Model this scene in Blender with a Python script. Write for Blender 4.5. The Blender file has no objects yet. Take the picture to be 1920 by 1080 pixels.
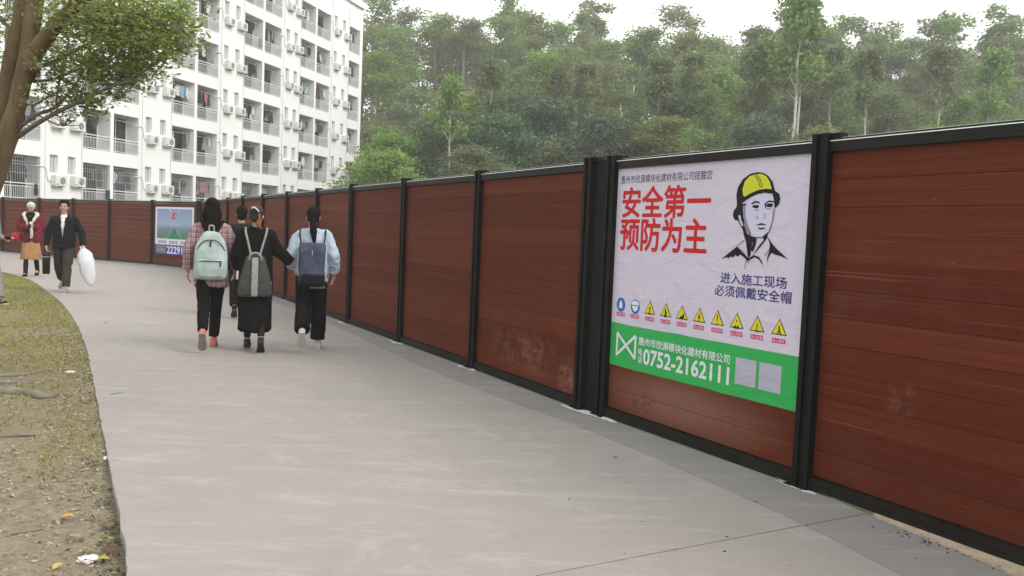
import bpy, bmesh, math, random
import numpy as np
from mathutils import Vector, Matrix
from mathutils import noise as mn
R = math.radians
PI = math.pi
random.seed(7); rng = np.random.default_rng(11)
S = bpy.context.scene
COL = S.collection

# ------------------------------------------------------------------ camera
F, CH = 1600.0, 1.42                       # focal length in pixels of a 1920 px wide picture, lens height
PITCH, ROLL = math.atan(99 / F), R(2.36)
cam_d = bpy.data.cameras.new('camera'); cam = bpy.data.objects.new('camera', cam_d); COL.objects.link(cam)
cam_d.sensor_width = 36; cam_d.lens = 36 * F / 1920; cam_d.clip_start = 0.05; cam_d.clip_end = 3000
CAMR = Matrix.Rotation(PI / 2 - PITCH, 3, 'X') @ Matrix.Rotation(ROLL, 3, 'Z')
cam.matrix_world = Matrix.Translation((0, 0, CH)) @ CAMR.to_4x4()
S.camera = cam

# ------------------------------------------------------------------ sky, sun, exposure (bright overcast)
SUN_EL, SUN_AZ = R(40), R(112)             # azimuth clockwise from +Y: high, behind the camera on its right
w = bpy.data.worlds.new('World'); S.world = w; w.use_nodes = True
nt = w.node_tree; nt.nodes.clear()
out = nt.nodes.new('ShaderNodeOutputWorld'); bg = nt.nodes.new('ShaderNodeBackground')
sky = nt.nodes.new('ShaderNodeTexSky'); sky.sky_type = 'NISHITA'; sky.sun_disc = False
sky.sun_elevation = SUN_EL; sky.sun_rotation = SUN_AZ; sky.air_density = 1.0; sky.dust_density = 3.0
mx = nt.nodes.new('ShaderNodeMixRGB'); mx.inputs[0].default_value = 0.9
mx.inputs[2].default_value = (12.0, 12.05, 11.85, 1)          # the closed cloud cover
nt.links.new(sky.outputs[0], mx.inputs[1]); nt.links.new(mx.outputs[0], bg.inputs[0])
bg.inputs[1].default_value = 0.1
nt.links.new(bg.outputs[0], out.inputs[0])
sd = bpy.data.lights.new('sun', 'SUN'); sd.energy = 1.5; sd.angle = R(26); sd.color = (1.0, 0.97, 0.92)
so = bpy.data.objects.new('sun', sd); COL.objects.link(so)
sdir = Vector((math.sin(SUN_AZ) * math.cos(SUN_EL), math.cos(SUN_AZ) * math.cos(SUN_EL), math.sin(SUN_EL)))
so.rotation_euler = sdir.to_track_quat('Z', 'Y').to_euler(); so.location = (0, 0, 30)
S.view_settings.view_transform = 'Standard'; S.view_settings.look = 'None'
S.view_settings.exposure = 0.47; S.view_settings.gamma = 1.0; S.view_settings.use_curve_mapping = False
S.cycles.max_bounces = 6; S.cycles.diffuse_bounces = 3; S.cycles.volume_bounces = 1

# ------------------------------------------------------------------ helpers
def ray(px, py): return CAMR @ Vector(((px - 960) / F, -(py - 540) / F, -1))
def seen(px, py, Y):                       # the point at depth Y on the line of sight
    d = ray(px, py); return Vector((0, 0, CH)) + d * (Y / d.y)
def proj(p):
    q = CAMR.transposed() @ (Vector(p) - Vector((0, 0, CH)))
    if q.z > -0.1: return None
    return 960 + F * q.x / -q.z, 540 - F * q.y / -q.z

def tag(o, label=None, cat=None, group=None, kind=None):
    for k, v in (('label', label), ('category', cat), ('group', group), ('kind', kind)):
        if v: o[k] = v
    return o
def link(name, me, parent=None, loc=None, rz=0):
    o = bpy.data.objects.new(name, me); COL.objects.link(o)
    if parent is not None: o.parent = parent
    if loc is not None: o.location = loc
    if rz: o.rotation_euler.z = rz
    return o
def empty(name, loc=(0, 0, 0), rz=0, **kw):
    o = link(name, None, None, loc, rz); o.empty_display_size = .2; return tag(o, **kw)

class MB:
    def __init__(s): s.v, s.f = [], []
    def add(s, v, f):
        n = len(s.v); s.v += [tuple(p) for p in v]; s.f += [tuple(n + i for i in q) for q in f]; return s
    def box(s, x0, x1, y0, y1, z0, z1):
        return s.add([(x0,y0,z0),(x1,y0,z0),(x1,y1,z0),(x0,y1,z0),(x0,y0,z1),(x1,y0,z1),(x1,y1,z1),(x0,y1,z1)],
            [(0,3,2,1),(4,5,6,7),(0,1,5,4),(1,2,6,5),(2,3,7,6),(3,0,4,7)])
    def tube(s, pts, rad, seg=8, cap=True, tri=0.0):
        pts = [Vector(p) for p in pts]; n = len(pts)
        if not hasattr(rad, '__len__'): rad = [rad] * n
        v, f = [], []; u = None
        for i, p in enumerate(pts):
            t = (pts[min(i + 1, n - 1)] - pts[max(i - 1, 0)])
            t = t.normalized() if t.length > 1e-9 else Vector((0, 0, 1))
            if u is None: u = t.orthogonal().normalized()
            u = (u - t * u.dot(t)); u = u.normalized() if u.length > 1e-6 else t.orthogonal().normalized()
            b = t.cross(u)
            for k in range(seg):
                a = 2 * PI * k / seg; r = rad[i] * (1 + tri * math.sin(3 * a + i))
                v.append(p + (u * math.cos(a) + b * math.sin(a)) * r)
        for i in range(n - 1):
            for k in range(seg):
                k2 = (k + 1) % seg; f.append((i*seg+k, i*seg+k2, (i+1)*seg+k2, (i+1)*seg+k))
        if cap: f.append(tuple(range(seg))[::-1]); f.append(tuple((n-1)*seg + k for k in range(seg)))
        return s.add(v, f)
    def cap(s, p0, p1, r0, r1, seg=12, flat0=False, flat1=False):      # round cone
        p0, p1 = Vector(p0), Vector(p1); t = (p1 - p0).normalized(); P, Q = [], []
        if not flat0:
            for a in (80, 50, 22): P.append(p0 - t * r0 * math.sin(R(a))); Q.append(r0 * math.cos(R(a)))
        P.append(p0); Q.append(r0); P.append(p1); Q.append(r1)
        if not flat1:
            for a in (22, 50, 80): P.append(p1 + t * r1 * math.sin(R(a))); Q.append(r1 * math.cos(R(a)))
        return s.tube(P, Q, seg)
    def ell(s, c, r, seg=16, rings=10, rot=None):
        c = Vector(c); v, f = [], []
        for i in range(rings + 1):
            ph = PI * (i + .02) / (rings + .04) - PI / 2
            for k in range(seg):
                a = 2 * PI * k / seg
                q = Vector((r[0]*math.cos(ph)*math.cos(a), r[1]*math.cos(ph)*math.sin(a), r[2]*math.sin(ph)))
                if rot is not None: q = rot @ q
                v.append(c + q)
        for i in range(rings):
            for k in range(seg):
                k2 = (k+1) % seg; f.append((i*seg+k, i*seg+k2, (i+1)*seg+k2, (i+1)*seg+k))
        f.append(tuple(range(seg))[::-1]); f.append(tuple(rings*seg + k for k in range(seg)))
        return s.add(v, f)
    def loft(s, rings, seg=32, fold=0, kf=9, sq=2.0, ph=0.0, caps=True):   # rings: (z, cx, cy, rx, ry)
        v, f = [], []; n = len(rings)
        for i, (z, cx, cy, rx, ry) in enumerate(rings):
            for k in range(seg):
                a = 2 * PI * k / seg; ca, sa = math.cos(a), math.sin(a)
                m = 1 + fold * (i / max(1, n - 1)) * (math.sin(kf * a + ph + .4 * i) + .5 * math.sin((kf * 1.7) // 1 * a + 2))
                v.append((cx + rx * m * math.copysign(abs(ca) ** (2 / sq), ca), cy + ry * m * math.copysign(abs(sa) ** (2 / sq), sa), z))
        for i in range(n - 1):
            for k in range(seg):
                k2 = (k+1) % seg; f.append((i*seg+k, i*seg+k2, (i+1)*seg+k2, (i+1)*seg+k))
        if caps: f.append(tuple(range(seg))[::-1]); f.append(tuple((n-1)*seg + k for k in range(seg)))
        return s.add(v, f)
    def mesh(s, name, m=None, smooth=False):
        me = bpy.data.meshes.new(name); me.from_pydata(s.v, [], s.f)
        if m: me.materials.append(m)
        if smooth: me.shade_smooth()
        me.update(); return me
    def build(s, name, m=None, parent=None, smooth=False, loc=None, rz=0):
        me = s.mesh(name, m, smooth)
        bm = bmesh.new(); bm.from_mesh(me); bmesh.ops.recalc_face_normals(bm, faces=bm.faces); bm.to_mesh(me); bm.free()
        return link(name, me, parent, loc, rz)

def fuse(mb, name, m, parent, vox=0.012, it=6, fold=0.0, fs=9.0, stretch=(1, 1, .5)):   # one continuous skin round overlapping forms
    me = mb.mesh('tmp'); o = link('tmp', me)
    r = o.modifiers.new('r', 'REMESH'); r.mode = 'VOXEL'; r.voxel_size = vox
    sm = o.modifiers.new('s', 'SMOOTH'); sm.factor = .5; sm.iterations = it
    dg = bpy.context.evaluated_depsgraph_get(); dg.update()
    nm = bpy.data.meshes.new_from_object(o.evaluated_get(dg)); bpy.data.objects.remove(o); bpy.data.meshes.remove(me)
    if fold:
        off = random.random() * 50
        nv = len(nm.vertices); co = np.empty(nv * 3, np.float32); no = np.empty(nv * 3, np.float32)
        nm.vertices.foreach_get('co', co); nm.vertex_normals.foreach_get('vector', no); co = co.reshape(-1, 3); no = no.reshape(-1, 3)
        q = co * np.array(stretch) * fs + [off, 0, 0]; a = np.array([mn.noise(p) for p in q]); co = co + no * (fold * (1 - 2.2 * np.abs(a)))[:, None]
        nm.vertices.foreach_set('co', co.reshape(-1).astype(np.float32)); nm.update()
    nm.name = name; nm.materials.clear(); nm.materials.append(m); nm.shade_smooth()
    return link(name, nm, parent)

def quads(name, c, u, v, m, parent=None, rhomb=True):      # many small leaf faces: centres, half axes
    n = len(c)
    if rhomb: P = np.stack([c - u, c - v * .9 + u * .15, c + u, c + v * .9 + u * .15], 1)
    else: P = np.stack([c - u - v, c + u - v, c + u + v, c - u + v], 1)
    me = bpy.data.meshes.new(name)
    me.vertices.add(n * 4); me.vertices.foreach_set('co', P.reshape(-1).astype(np.float32))
    me.loops.add(n * 4); me.loops.foreach_set('vertex_index', np.arange(n * 4, dtype=np.int32))
    me.polygons.add(n); me.polygons.foreach_set('loop_start', np.arange(0, n * 4, 4, dtype=np.int32))
    me.polygons.foreach_set('loop_total', np.full(n, 4, dtype=np.int32))
    me.materials.append(m); me.update(); me.validate()
    return me if parent is False else link(name, me, parent)

def rvec(n):
    a = rng.normal(size=(n, 3)); return a / np.linalg.norm(a, axis=1, keepdims=True)

# ------------------------------------------------------------------ materials
def mat(name, col=(.5, .5, .5), rough=.6, spec=.5, metal=0):
    m = bpy.data.materials.new(name); m.use_nodes = True; b = m.node_tree.nodes['Principled BSDF']
    b.inputs['Base Color'].default_value = (*col, 1); b.inputs['Roughness'].default_value = rough
    b.inputs['Metallic'].default_value = metal; b.inputs['Specular IOR Level'].default_value = spec
    return m
class NT:                                   # terse node building
    def __init__(s, m): s.t = m.node_tree; s.b = s.t.nodes['Principled BSDF']
    def n(s, ty, **kw):
        x = s.t.nodes.new(ty)
        for k, v in kw.items():
            if k.startswith('i_'):
                key = k[2:].replace('_', ' '); x.inputs[int(key) if key.isdigit() else key].default_value = v
            else: setattr(x, k, v)
        return x
    def l(s, a, b): s.t.links.new(a, b)
    def coords(s, kind='Object', scale=(1, 1, 1), rot=0):
        if kind == 'World': c = s.n('ShaderNodeNewGeometry').outputs['Position']
        else: c = s.n('ShaderNodeTexCoord').outputs[kind]
        mp = s.n('ShaderNodeMapping'); mp.inputs['Scale'].default_value = scale; mp.inputs['Rotation'].default_value = (0, 0, rot); s.l(c, mp.inputs[0]); return mp.outputs[0]
    def noise(s, co, scale, det=4, rough=.55, lo=.35, hi=.65, dist=0):
        x = s.n('ShaderNodeTexNoise'); s.l(co, x.inputs['Vector'])
        x.inputs['Scale'].default_value = scale; x.inputs['Detail'].default_value = det; x.inputs['Roughness'].default_value = rough
        x.inputs['Distortion'].default_value = dist
        r = s.n('ShaderNodeMapRange'); r.inputs[1].default_value = lo; r.inputs[2].default_value = hi; s.l(x.outputs[0], r.inputs[0]); return r.outputs[0]
    def mix(s, f, a, b, ty='MIX'):
        x = s.n('ShaderNodeMixRGB', blend_type=ty)
        for i, q in ((0, f), (1, a), (2, b)):
            if hasattr(q, 'links') or hasattr(q, 'is_linked'): s.l(q, x.inputs[i])
            elif isinstance(q, (int, float)): x.inputs[i].default_value = q
            else: x.inputs[i].default_value = (*q, 1)
        return x.outputs[0]
    def math(s, op, a, b=0.0):
        x = s.n('ShaderNodeMath', operation=op)
        for i, q in ((0, a), (1, b)):
            if hasattr(q, 'is_linked'): s.l(q, x.inputs[i])
            else: x.inputs[i].default_value = q
        return x.outputs[0]
    def bump(s, h, strength=.3, dist=.01):
        x = s.n('ShaderNodeBump'); x.inputs['Strength'].default_value = strength; x.inputs['Distance'].default_value = dist
        s.l(h, x.inputs['Height']); s.l(x.outputs[0], s.b.inputs['Normal'])
    def col(s, c): s.l(c, s.b.inputs['Base Color'])
def nmat(name, c1, c2, scale=8, rough=.8, bump=.2, bd=.01, stretch=(1, 1, 1), coord='Object', fine=0, spec=.3, lo=.35, hi=.65):
    m = mat(name, c1, rough, spec); t = NT(m); co = t.coords(coord, stretch)
    a = t.noise(co, scale, 5, .6, lo, hi); c = t.mix(a, c1, c2)
    if fine:
        b = t.noise(co, fine, 3, .6, .3, .7); c = t.mix(b, t.mix(1.0, c, (.8, .8, .8), 'MULTIPLY'), t.mix(1.0, c, (1.15, 1.15, 1.15), 'MULTIPLY'))
        if bump: t.bump(b, bump, bd)
    elif bump: t.bump(a, bump, bd)
    t.col(c); return m
def leafmat(name, cols, rough=.55, trans=.38):      # hue varies from leaf to leaf and from tree to tree
    m = mat(name, cols[0], rough, .25); t = NT(m)
    r = t.n('ShaderNodeNewGeometry').outputs['Random Per Island']; ob = t.n('ShaderNodeObjectInfo').outputs['Random']
    cr = t.n('ShaderNodeValToRGB'); e = cr.color_ramp.elements
    e[0].color = (*cols[0], 1); e[1].color = (*cols[-1], 1)
    for i, c in enumerate(cols[1:-1]): x = e.new((i + 1) / (len(cols) - 1)); x.color = (*c, 1)
    t.l(r, cr.inputs[0])
    hsv = t.n('ShaderNodeHueSaturation')
    t.l(t.math('ADD', t.math('MULTIPLY', ob, .04), .48), hsv.inputs['Hue']); t.l(t.math('ADD', t.math('MULTIPLY', ob, .55), .74), hsv.inputs['Value'])
    t.l(t.math('ADD', t.math('MULTIPLY', ob, .35), .75), hsv.inputs['Saturation'])
    t.l(cr.outputs[0], hsv.inputs['Color']); t.col(hsv.outputs[0])
    tr = t.n('ShaderNodeBsdfTranslucent'); t.l(hsv.outputs[0], tr.inputs[0])
    mxs = t.n('ShaderNodeMixShader'); mxs.inputs[0].default_value = trans
    t.l(t.b.outputs[0], mxs.inputs[1]); t.l(tr.outputs[0], mxs.inputs[2]); t.l(mxs.outputs[0], t.t.nodes['Material Output'].inputs[0])
    return m

def concrete(name, c1, c2, pale):
    m = mat(name, c1, .85, .25); t = NT(m); co = t.coords('World')
    big = t.noise(co, .55, 4, .55, .35, .68, .4); c = t.mix(big, c1, c2)
    mid = t.noise(co, 4.5, 8, .78, .35, .68); c = t.mix(t.math('MULTIPLY', mid, .6), c, tuple(x * .82 for x in c1))
    sc = t.coords('World', (.5, 2.6, 1), R(-24)); s1 = t.noise(sc, 2.4, 9, .82, .52, .70, .25); c = t.mix(t.math('MULTIPLY', s1, .8), c, pale); bl = t.noise(co, 2.6, 9, .8, .54, .66, .5); c = t.mix(t.math('MULTIPLY', bl, .5), c, pale)   # worn pale streaks
    sc2 = t.coords('World', (.22, 3.6, 1), R(-28)); s2 = t.noise(sc2, 1.3, 8, .75, .57, .70, .3); c = t.mix(t.math('MULTIPLY', s2, .55), c, pale)
    fine = t.noise(co, 140, 3, .7, .3, .7); c = t.mix(t.math('MULTIPLY', fine, .42), c, tuple(x * .66 for x in c1)); st_ = t.noise(co, 1.15, 7, .72, .57, .66, .7); c = t.mix(t.math('MULTIPLY', st_, .3), c, tuple(x * .72 for x in c1))
    spots = t.noise(co, 26, 2, .5, .70, .76); c = t.mix(t.math('MULTIPLY', spots, .45), c, tuple(x * .6 for x in c1))
    h = t.math('ADD', t.math('MULTIPLY', fine, .4), mid); t.bump(h, .25, .006); t.col(c); return m
HAZE = .0014
M = {}
M['path'] = concrete('path_concrete', (.36, .324, .302), (.318, .300, .284), (.46, .43, .405))
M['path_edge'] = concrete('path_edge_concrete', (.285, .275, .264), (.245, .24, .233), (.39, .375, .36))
M['joint'] = nmat('joint_dirt', (.09, .085, .075), (.15, .14, .12), 30)
M['kerb'] = nmat('cream_kerb', (.52, .43, .31), (.30, .25, .19), 7, .85, .3, .01, fine=60, coord='World', lo=.45, hi=.7)
M['plaster'] = nmat('white_plaster', (.62, .61, .59), (.4, .39, .38), 25, .9, .3)

def plankmat():
    m = mat('red_composite_board', (.1, .03, .02), .5, .06); t = NT(m)
    rnd = t.n('ShaderNodeObjectInfo').outputs['Random']
    wp = t.coords('World'); ob = t.coords('Object', (1.3, 1, 60))
    base = t.mix(rnd, (.100, .0230, .0100), (.150, .040, .0170))
    grain = t.noise(ob, 1.6, 5, .6, .3, .7); c = t.mix(t.math('MULTIPLY', grain, .45), base, (.062, .0125, .007))
    ln_ = t.noise(t.coords('World', (.12, .12, 34)), 1.0, 5, .8, .38, .62); c = t.mix(t.math('MULTIPLY', ln_, .42), c, (.062, .0125, .0075)); l2 = t.noise(t.coords('World', (.35, .35, 90)), 1.0, 3, .7, .62, .70); c = t.mix(t.math('MULTIPLY', l2, .5), c, (.26, .10, .065))
    obr = t.coords('Object', (1, 1, 1)); sep = t.n('ShaderNodeSeparateXYZ'); t.l(obr, sep.inputs[0])
    wv = t.math('SINE', t.math('MULTIPLY', sep.outputs[2], 2 * PI / .0225)); wv = t.math('ADD', t.math('MULTIPLY', wv, .5), .5)     # fine ribs of the board
    dust = t.noise(wp, 2.3, 8, .72, .52, .8, .6); c = t.mix(t.math('MULTIPLY', dust, .16), c, (.22, .10, .07))
    scuff = t.noise(t.coords('World', (1, 1, 3.5)), 9, 6, .8, .66, .72); c = t.mix(t.math('MULTIPLY', scuff, .35), c, (.36, .23, .18))
    s = t.n('ShaderNodeSeparateXYZ'); t.l(wp, s.inputs[0]); z = s.outputs[2]
    # dried plaster smears: splashes low on two bays, each with its own ragged shape
    for (cx, cy, cz, rx, rz, amt, lo) in ((.15, 8.02, .33, .75, .22, .36, .52), (.52, 7.32, .22, .16, .2, .6, .5), (1.2, 6.05, .26, 1.0, .24, .45, .34), (2.05, 4.45, .62, .11, .13, .3, .52)):
        vd = t.n('ShaderNodeVectorMath', operation='SUBTRACT'); t.l(wp, vd.inputs[0]); vd.inputs[1].default_value = (cx, cy, cz)
        vs = t.n('ShaderNodeVectorMath', operation='MULTIPLY'); t.l(vd.outputs[0], vs.inputs[0]); vs.inputs[1].default_value = (1 / rx, 1 / rx, 1 / rz)
        ln = t.n('ShaderNodeVectorMath', operation='LENGTH'); t.l(vs.outputs[0], ln.inputs[0])
        fall = t.n('ShaderNodeMapRange'); fall.inputs[1].default_value = 1.1; fall.inputs[2].default_value = .3; t.l(ln.outputs['Value'], fall.inputs[0])
        ns = t.noise(wp, 6.5, 8, .65, lo - .06, lo + .08, .9)
        k = t.math('MULTIPLY', t.math('MULTIPLY', fall.outputs[0], ns), amt); c = t.mix(k, c, (.30, .165, .125))
    t.col(c); t.b.inputs['Roughness'].default_value = .55
    h = t.math('ADD', t.math('MULTIPLY', grain, .5), wv); t.bump(h, .22, .0016)
    return m
M['plank'] = plankmat()
M['post'] = nmat('black_paint', (.006, .0065, .0065), (.012, .012, .011), 18, .55, .12, .004, (1, 1, .3), 'World', spec=.12)
M['lip'] = M['rail_lip'] = mat('rail_edge_highlight', (.62, .63, .62), .4, .6)  # pale colour paints the sky highlight, with whitish dust, on the top rail
M['rail'] = nmat('rail_black_paint', (.009, .009, .0085), (.020, .017, .014), 9, .5, .15, .004, (1, 1, 1), 'World', spec=.18, lo=.45, hi=.75)
# ------------------------------------------------------------------ ground, path, hill
LEFT_EDGE = [(-1.0,-9),(-.85,-4),(-.82,-1),(-.88,.6),(-1.05,1.8),(-1.27,2.69),(-1.48,3.33),(-1.82,3.99),(-2.29,4.87),(-2.84,5.91),(-3.81,7.74),(-4.88,9.75),(-6.03,11.75),(-7.30,13.85),(-8.5,15.68),(-10.57,18.75),(-12.82,21.32),(-15.6,23.9),(-20,27.2),(-27,32)]
JOINT = [(3.9,-9),(3.35,-3),(2.75,.4),(2.2,2.5),(1.76,3.66),(1.57,4.27),(1.16,5.16),(.57,6.37),(.04,7.18),(-.75,8.6),(-1.49,10.1),(-2.41,12.1),(-3.6,14.3),(-5.1,17.1),(-6.75,20.3),(-8.3,23.2),(-9.75,25.25),(-12,27.05),(-19.9,32.2),(-27.5,37.2)]
PATH_RIGHT = [(5.6,-9),(4.8,-3),(3.9,.4),(2.84,2.35),(2.285,3.71),(1.985,4.47),(1.80,5.0),(.84,6.88),(.64,7.2),(-.30,9.02),(-1.33,10.9),(-2.36,12.8),(-3.29,14.61),(-4.3,16.49),(-5.3,18.3),(-6.32,20.16),(-7.29,21.98),(-8.35,23.9),(-9.5,26.0),(-11.7,27.65),(-19.6,32.78),(-27.6,37.9)]
def resample(P, n=60):
    P = [Vector(p) for p in P]; L = [0]
    for a, b in zip(P, P[1:]): L.append(L[-1] + (b - a).length)
    out = []
    for k in range(n):
        s = L[-1] * k / (n - 1); i = max(j for j in range(len(L)) if L[j] <= s + 1e-9); i = min(i, len(P) - 2)
        out.append(P[i].lerp(P[i+1], (s - L[i]) / (L[i+1] - L[i])))
    return out
def smoothline(P, n=3):
    P = [Vector(p) for p in P]
    for _ in range(2):
        Q = [P[0]]
        for a, b in zip(P, P[1:]): Q += [a.lerp(b, .25), a.lerp(b, .75)]
        Q.append(P[-1]); P = Q
    return P
def cutline(P, near):                       # splits a polyline where it crosses the line of the transverse joint
    a, d = Vector((.14, 3.49)), Vector((1.77, 1.01)).normalized(); nrm = Vector((-d.y, d.x))
    below, above = [], []; X = None
    for p, q in zip(P, P[1:]):
        sp, sq = (p - a).dot(nrm), (q - a).dot(nrm)
        if X is None: below.append(p)
        if X is None and sp < 0 <= sq:
            X = p.lerp(q, sp / (sp - sq)); above = [X]
        if X is not None: above.append(q)
    return below + [X - nrm * near], [X + nrm * near] + above[1:]
def slab(name, A, B, m, parent, top=0.0, th=.09, rag=False):      # between two lines running the same way
    n = 420; A, B = resample(A, n), resample(B, n); v, f = [], []
    if rag: A = [p + Vector((1, .5)) * (.010 * mn.noise(Vector((p.x * 7, p.y * 7, 1))) + .006 * mn.noise(Vector((p.x * 31, p.y * 31, 4)))) for p in A]
    for i in range(n): v += [(A[i].x, A[i].y, top), (B[i].x, B[i].y, top), (A[i].x, A[i].y, top - th), (B[i].x, B[i].y, top - th)]
    for i in range(n - 1):
        a = i * 4; b = a + 4; f += [(a, a+1, b+1, b), (a+2, b+2, b+3, a+3), (a, b, b+2, a+2), (a+1, a+3, b+3, b+1)]
    f += [(0, 2, 3, 1), (n*4-4, n*4-3, n*4-1, n*4-2)]
    return MB().add(v, f).build(name, m, parent)
def offset(P, d):
    out = []
    for i, p in enumerate(P):
        t = (P[min(i+1, len(P)-1)] - P[max(i-1, 0)]).normalized(); out.append(p + Vector((t.y, -t.x)) * d)
    return out
path = empty('path', kind='structure')
EL, EJ, ER = smoothline(LEFT_EDGE), smoothline(JOINT), [Vector(p) for p in PATH_RIGHT]
l0, l1 = cutline(EL, .004); j0, j1 = cutline(offset(EJ, -.003), .004); k0, k1 = cutline(offset(EJ, .003), .004); r0, r1 = cutline(ER, .004)
slab('slab', l0, j0, M['path'], path, rag=True); slab('slab', l1, j1, M['path'], path, rag=True)
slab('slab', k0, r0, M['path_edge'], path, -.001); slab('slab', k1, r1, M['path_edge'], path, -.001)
# dirt bedded in the joints, 8 mm below the surface
jb = MB(); P = [p for p in EJ if p.y < 30]
for a, b in zip(P, P[1:]): n_ = Vector((-(b-a).y, (b-a).x)).normalized() * .004; jb.add([(a.x-n_.x,a.y-n_.y,-.007),(b.x-n_.x,b.y-n_.y,-.007),(b.x+n_.x,b.y+n_.y,-.007),(a.x+n_.x,a.y+n_.y,-.007)], [(0,1,2,3)])
jb.build('joint_filling', M['joint'], path)
# cream kerb under the nearest bays
kb = MB(); ka = [(1.99,4.51),(2.30,3.72),(2.86,2.38),(3.82,.4)]; kc = [(2.075,4.55),(2.72,3.45),(3.2,2.5),(4.2,.5)]
for i in range(3):
    a, b, c, d = ka[i], ka[i+1], kc[i+1], kc[i]
    v = [(p[0], p[1], z) for z in (-.15, .006) for p in (a, b, c, d)]
    kb.add(v, [(0,1,5,4),(1,2,6,5),(2,3,7,6),(3,0,4,7),(4,5,6,7),(0,3,2,1)])
kb.build('kerb', M['kerb'], path)

def sstep(t): t = max(0, min(1, t)); return t * t * (3 - 2 * t)
def edge_dist_np(P):
    best = np.full(len(P), 1e9); sgn = np.ones(len(P))
    for a, b in zip(LEFT_EDGE, LEFT_EDGE[1:]):
        d = np.array(b) - a; q = P - a; t = np.clip((q @ d) / (d @ d), 0, 1); e = q - t[:, None] * d; l = np.hypot(e[:, 0], e[:, 1]); m = l < best
        best[m] = l[m]; sgn[m] = np.sign(d[0] * e[m, 1] - d[1] * e[m, 0])
    return best * sgn
def edge_dist(x, y):                        # signed distance to the left edge of the path (positive on the grass)
    best = 1e9
    for a, b in zip(LEFT_EDGE, LEFT_EDGE[1:]):
        ax, ay = a; dx, dy = b[0] - ax, b[1] - ay; t = max(0, min(1, ((x-ax)*dx + (y-ay)*dy) / (dx*dx+dy*dy)))
        ex, ey = x - ax - dx*t, y - ay - dy*t; d = math.hypot(ex, ey)
        if d < abs(best): best = d if (dx * ey - dy * ex) > 0 else -d
    return best
def soil_z(x, y):
    d = edge_dist(x, y)
    e0 = -.062 + .048 * sstep((y - 3.9) / 1.8); base = e0 - .012 if d < -.03 else e0 + (.0 - e0 - .004) * min(1, max(0, d) / .8) + .018 * max(0, d - 1)
    return base + .012 * mn.noise(Vector((x * 1.3, y * 1.3, 0))) * min(1, max(0, d)) + .007 * mn.noise(Vector((x * 5, y * 5, 3))) + .006 * mn.noise(Vector((x * 14, y * 14, 7)))

def soilmat():
    m = mat('soil_with_moss', (.2, .16, .1), .95, .1); t = NT(m); co = t.coords('World')
    n1 = t.noise(co, 1.6, 6, .65, .38, .62, .5); n2 = t.noise(co, 16, 6, .75, .3, .7); n3 = t.noise(co, 75, 3, .7, .3, .7)
    dirt = t.mix(n2, (.22, .18, .13), (.40, .335, .25)); green = t.mix(n2, (.15, .15, .05), (.31, .275, .105))
    s = t.n('ShaderNodeSeparateXYZ'); t.l(co, s.inputs[0])
    g = t.n('ShaderNodeMapRange'); g.inputs[1].default_value = 4.0; g.inputs[2].default_value = 14; g.inputs[3].default_value = -.45; g.inputs[4].default_value = .42; t.l(s.outputs[1], g.inputs[0])
    f = t.n('ShaderNodeClamp'); t.l(t.math('ADD', g.outputs[0], t.math('MULTIPLY', n1, .75)), f.inputs[0])
    c = t.mix(f.outputs[0], dirt, green); c = t.mix(t.math('MULTIPLY', n3, .4), c, (.09, .075, .05)); t.col(c); t.bump(t.math('ADD', n2, n3), .6, .012); return m
M['soil'] = soilmat()
xs = np.concatenate([np.arange(-34, -14, .8), np.arange(-14, -.6, .1)]); ys = np.concatenate([np.arange(-8, 1, .4), np.arange(1, 16, .1), np.arange(16, 38, .4)])
v = []; 
for y in ys:
    for x in xs: v.append((x, y, soil_z(x, y)))
nx = len(xs); f = []
GX, GY = np.meshgrid(xs, ys); ED = edge_dist_np(np.stack([GX.ravel(), GY.ravel()], 1))
for j in range(len(ys) - 1):
    for i in range(nx - 1):
        if ED[j*nx+i] > -.8: f.append((j*nx+i, j*nx+i+1, (j+1)*nx+i+1, (j+1)*nx+i))
me = bpy.data.meshes.new('soil'); me.from_pydata(v, [], f); me.materials.append(M['soil']); me.shade_smooth()
bm = bmesh.new(); bm.from_mesh(me); bmesh.ops.delete(bm, geom=[q for q in bm.verts if not q.link_faces], context='VERTS'); bm.to_mesh(me); bm.free()
tag(link('soil', me), kind='structure')

# ground sheet to the horizon with the wooded hill
BANG = R(15.5); BT = Vector((math.sin(BANG), math.cos(BANG))); BN = Vector((math.cos(BANG), -math.sin(BANG))); BP = Vector((-21.3086, 60.5))
def sstep(t): t = max(0, min(1, t)); return t * t * (3 - 2 * t)
def hill_z(x, y):
    d = Vector((x, y)) - BP; m = sstep(max(d.dot(BN) - 2, d.dot(BT) - 27) / 16)
    h = 15.5 * sstep((y - 40 - .05 * x) / 72) + 2.5 * sstep((y - 120) / 60)
    h += 1.6 * mn.noise(Vector((x * .03, y * .03, 1))) * sstep((y - 48) / 20)
    return -.12 + h * m
gx = np.concatenate([np.linspace(-1500, -160, 14), np.arange(-150, 170, 5), np.linspace(180, 1500, 14)]); gy = np.concatenate([np.linspace(-1500, -60, 12), np.arange(-50, 200, 5), np.linspace(210, 1900, 16)])
v = [(x, y, hill_z(x, y)) for y in gy for x in gx]; nx = len(gx)
f = [(j*nx+i, j*nx+i+1, (j+1)*nx+i+1, (j+1)*nx+i) for j in range(len(gy)-1) for i in range(nx-1)]
me = bpy.data.meshes.new('ground'); me.from_pydata(v, [], f); me.shade_smooth()
M['ground'] = nmat('woodland_ground', (.05, .055, .025), (.12, .10, .06), .25, .95, .3, .3, coord='World', fine=2.0)
me.materials.append(M['ground']); tag(link('ground', me), kind='structure')

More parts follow.
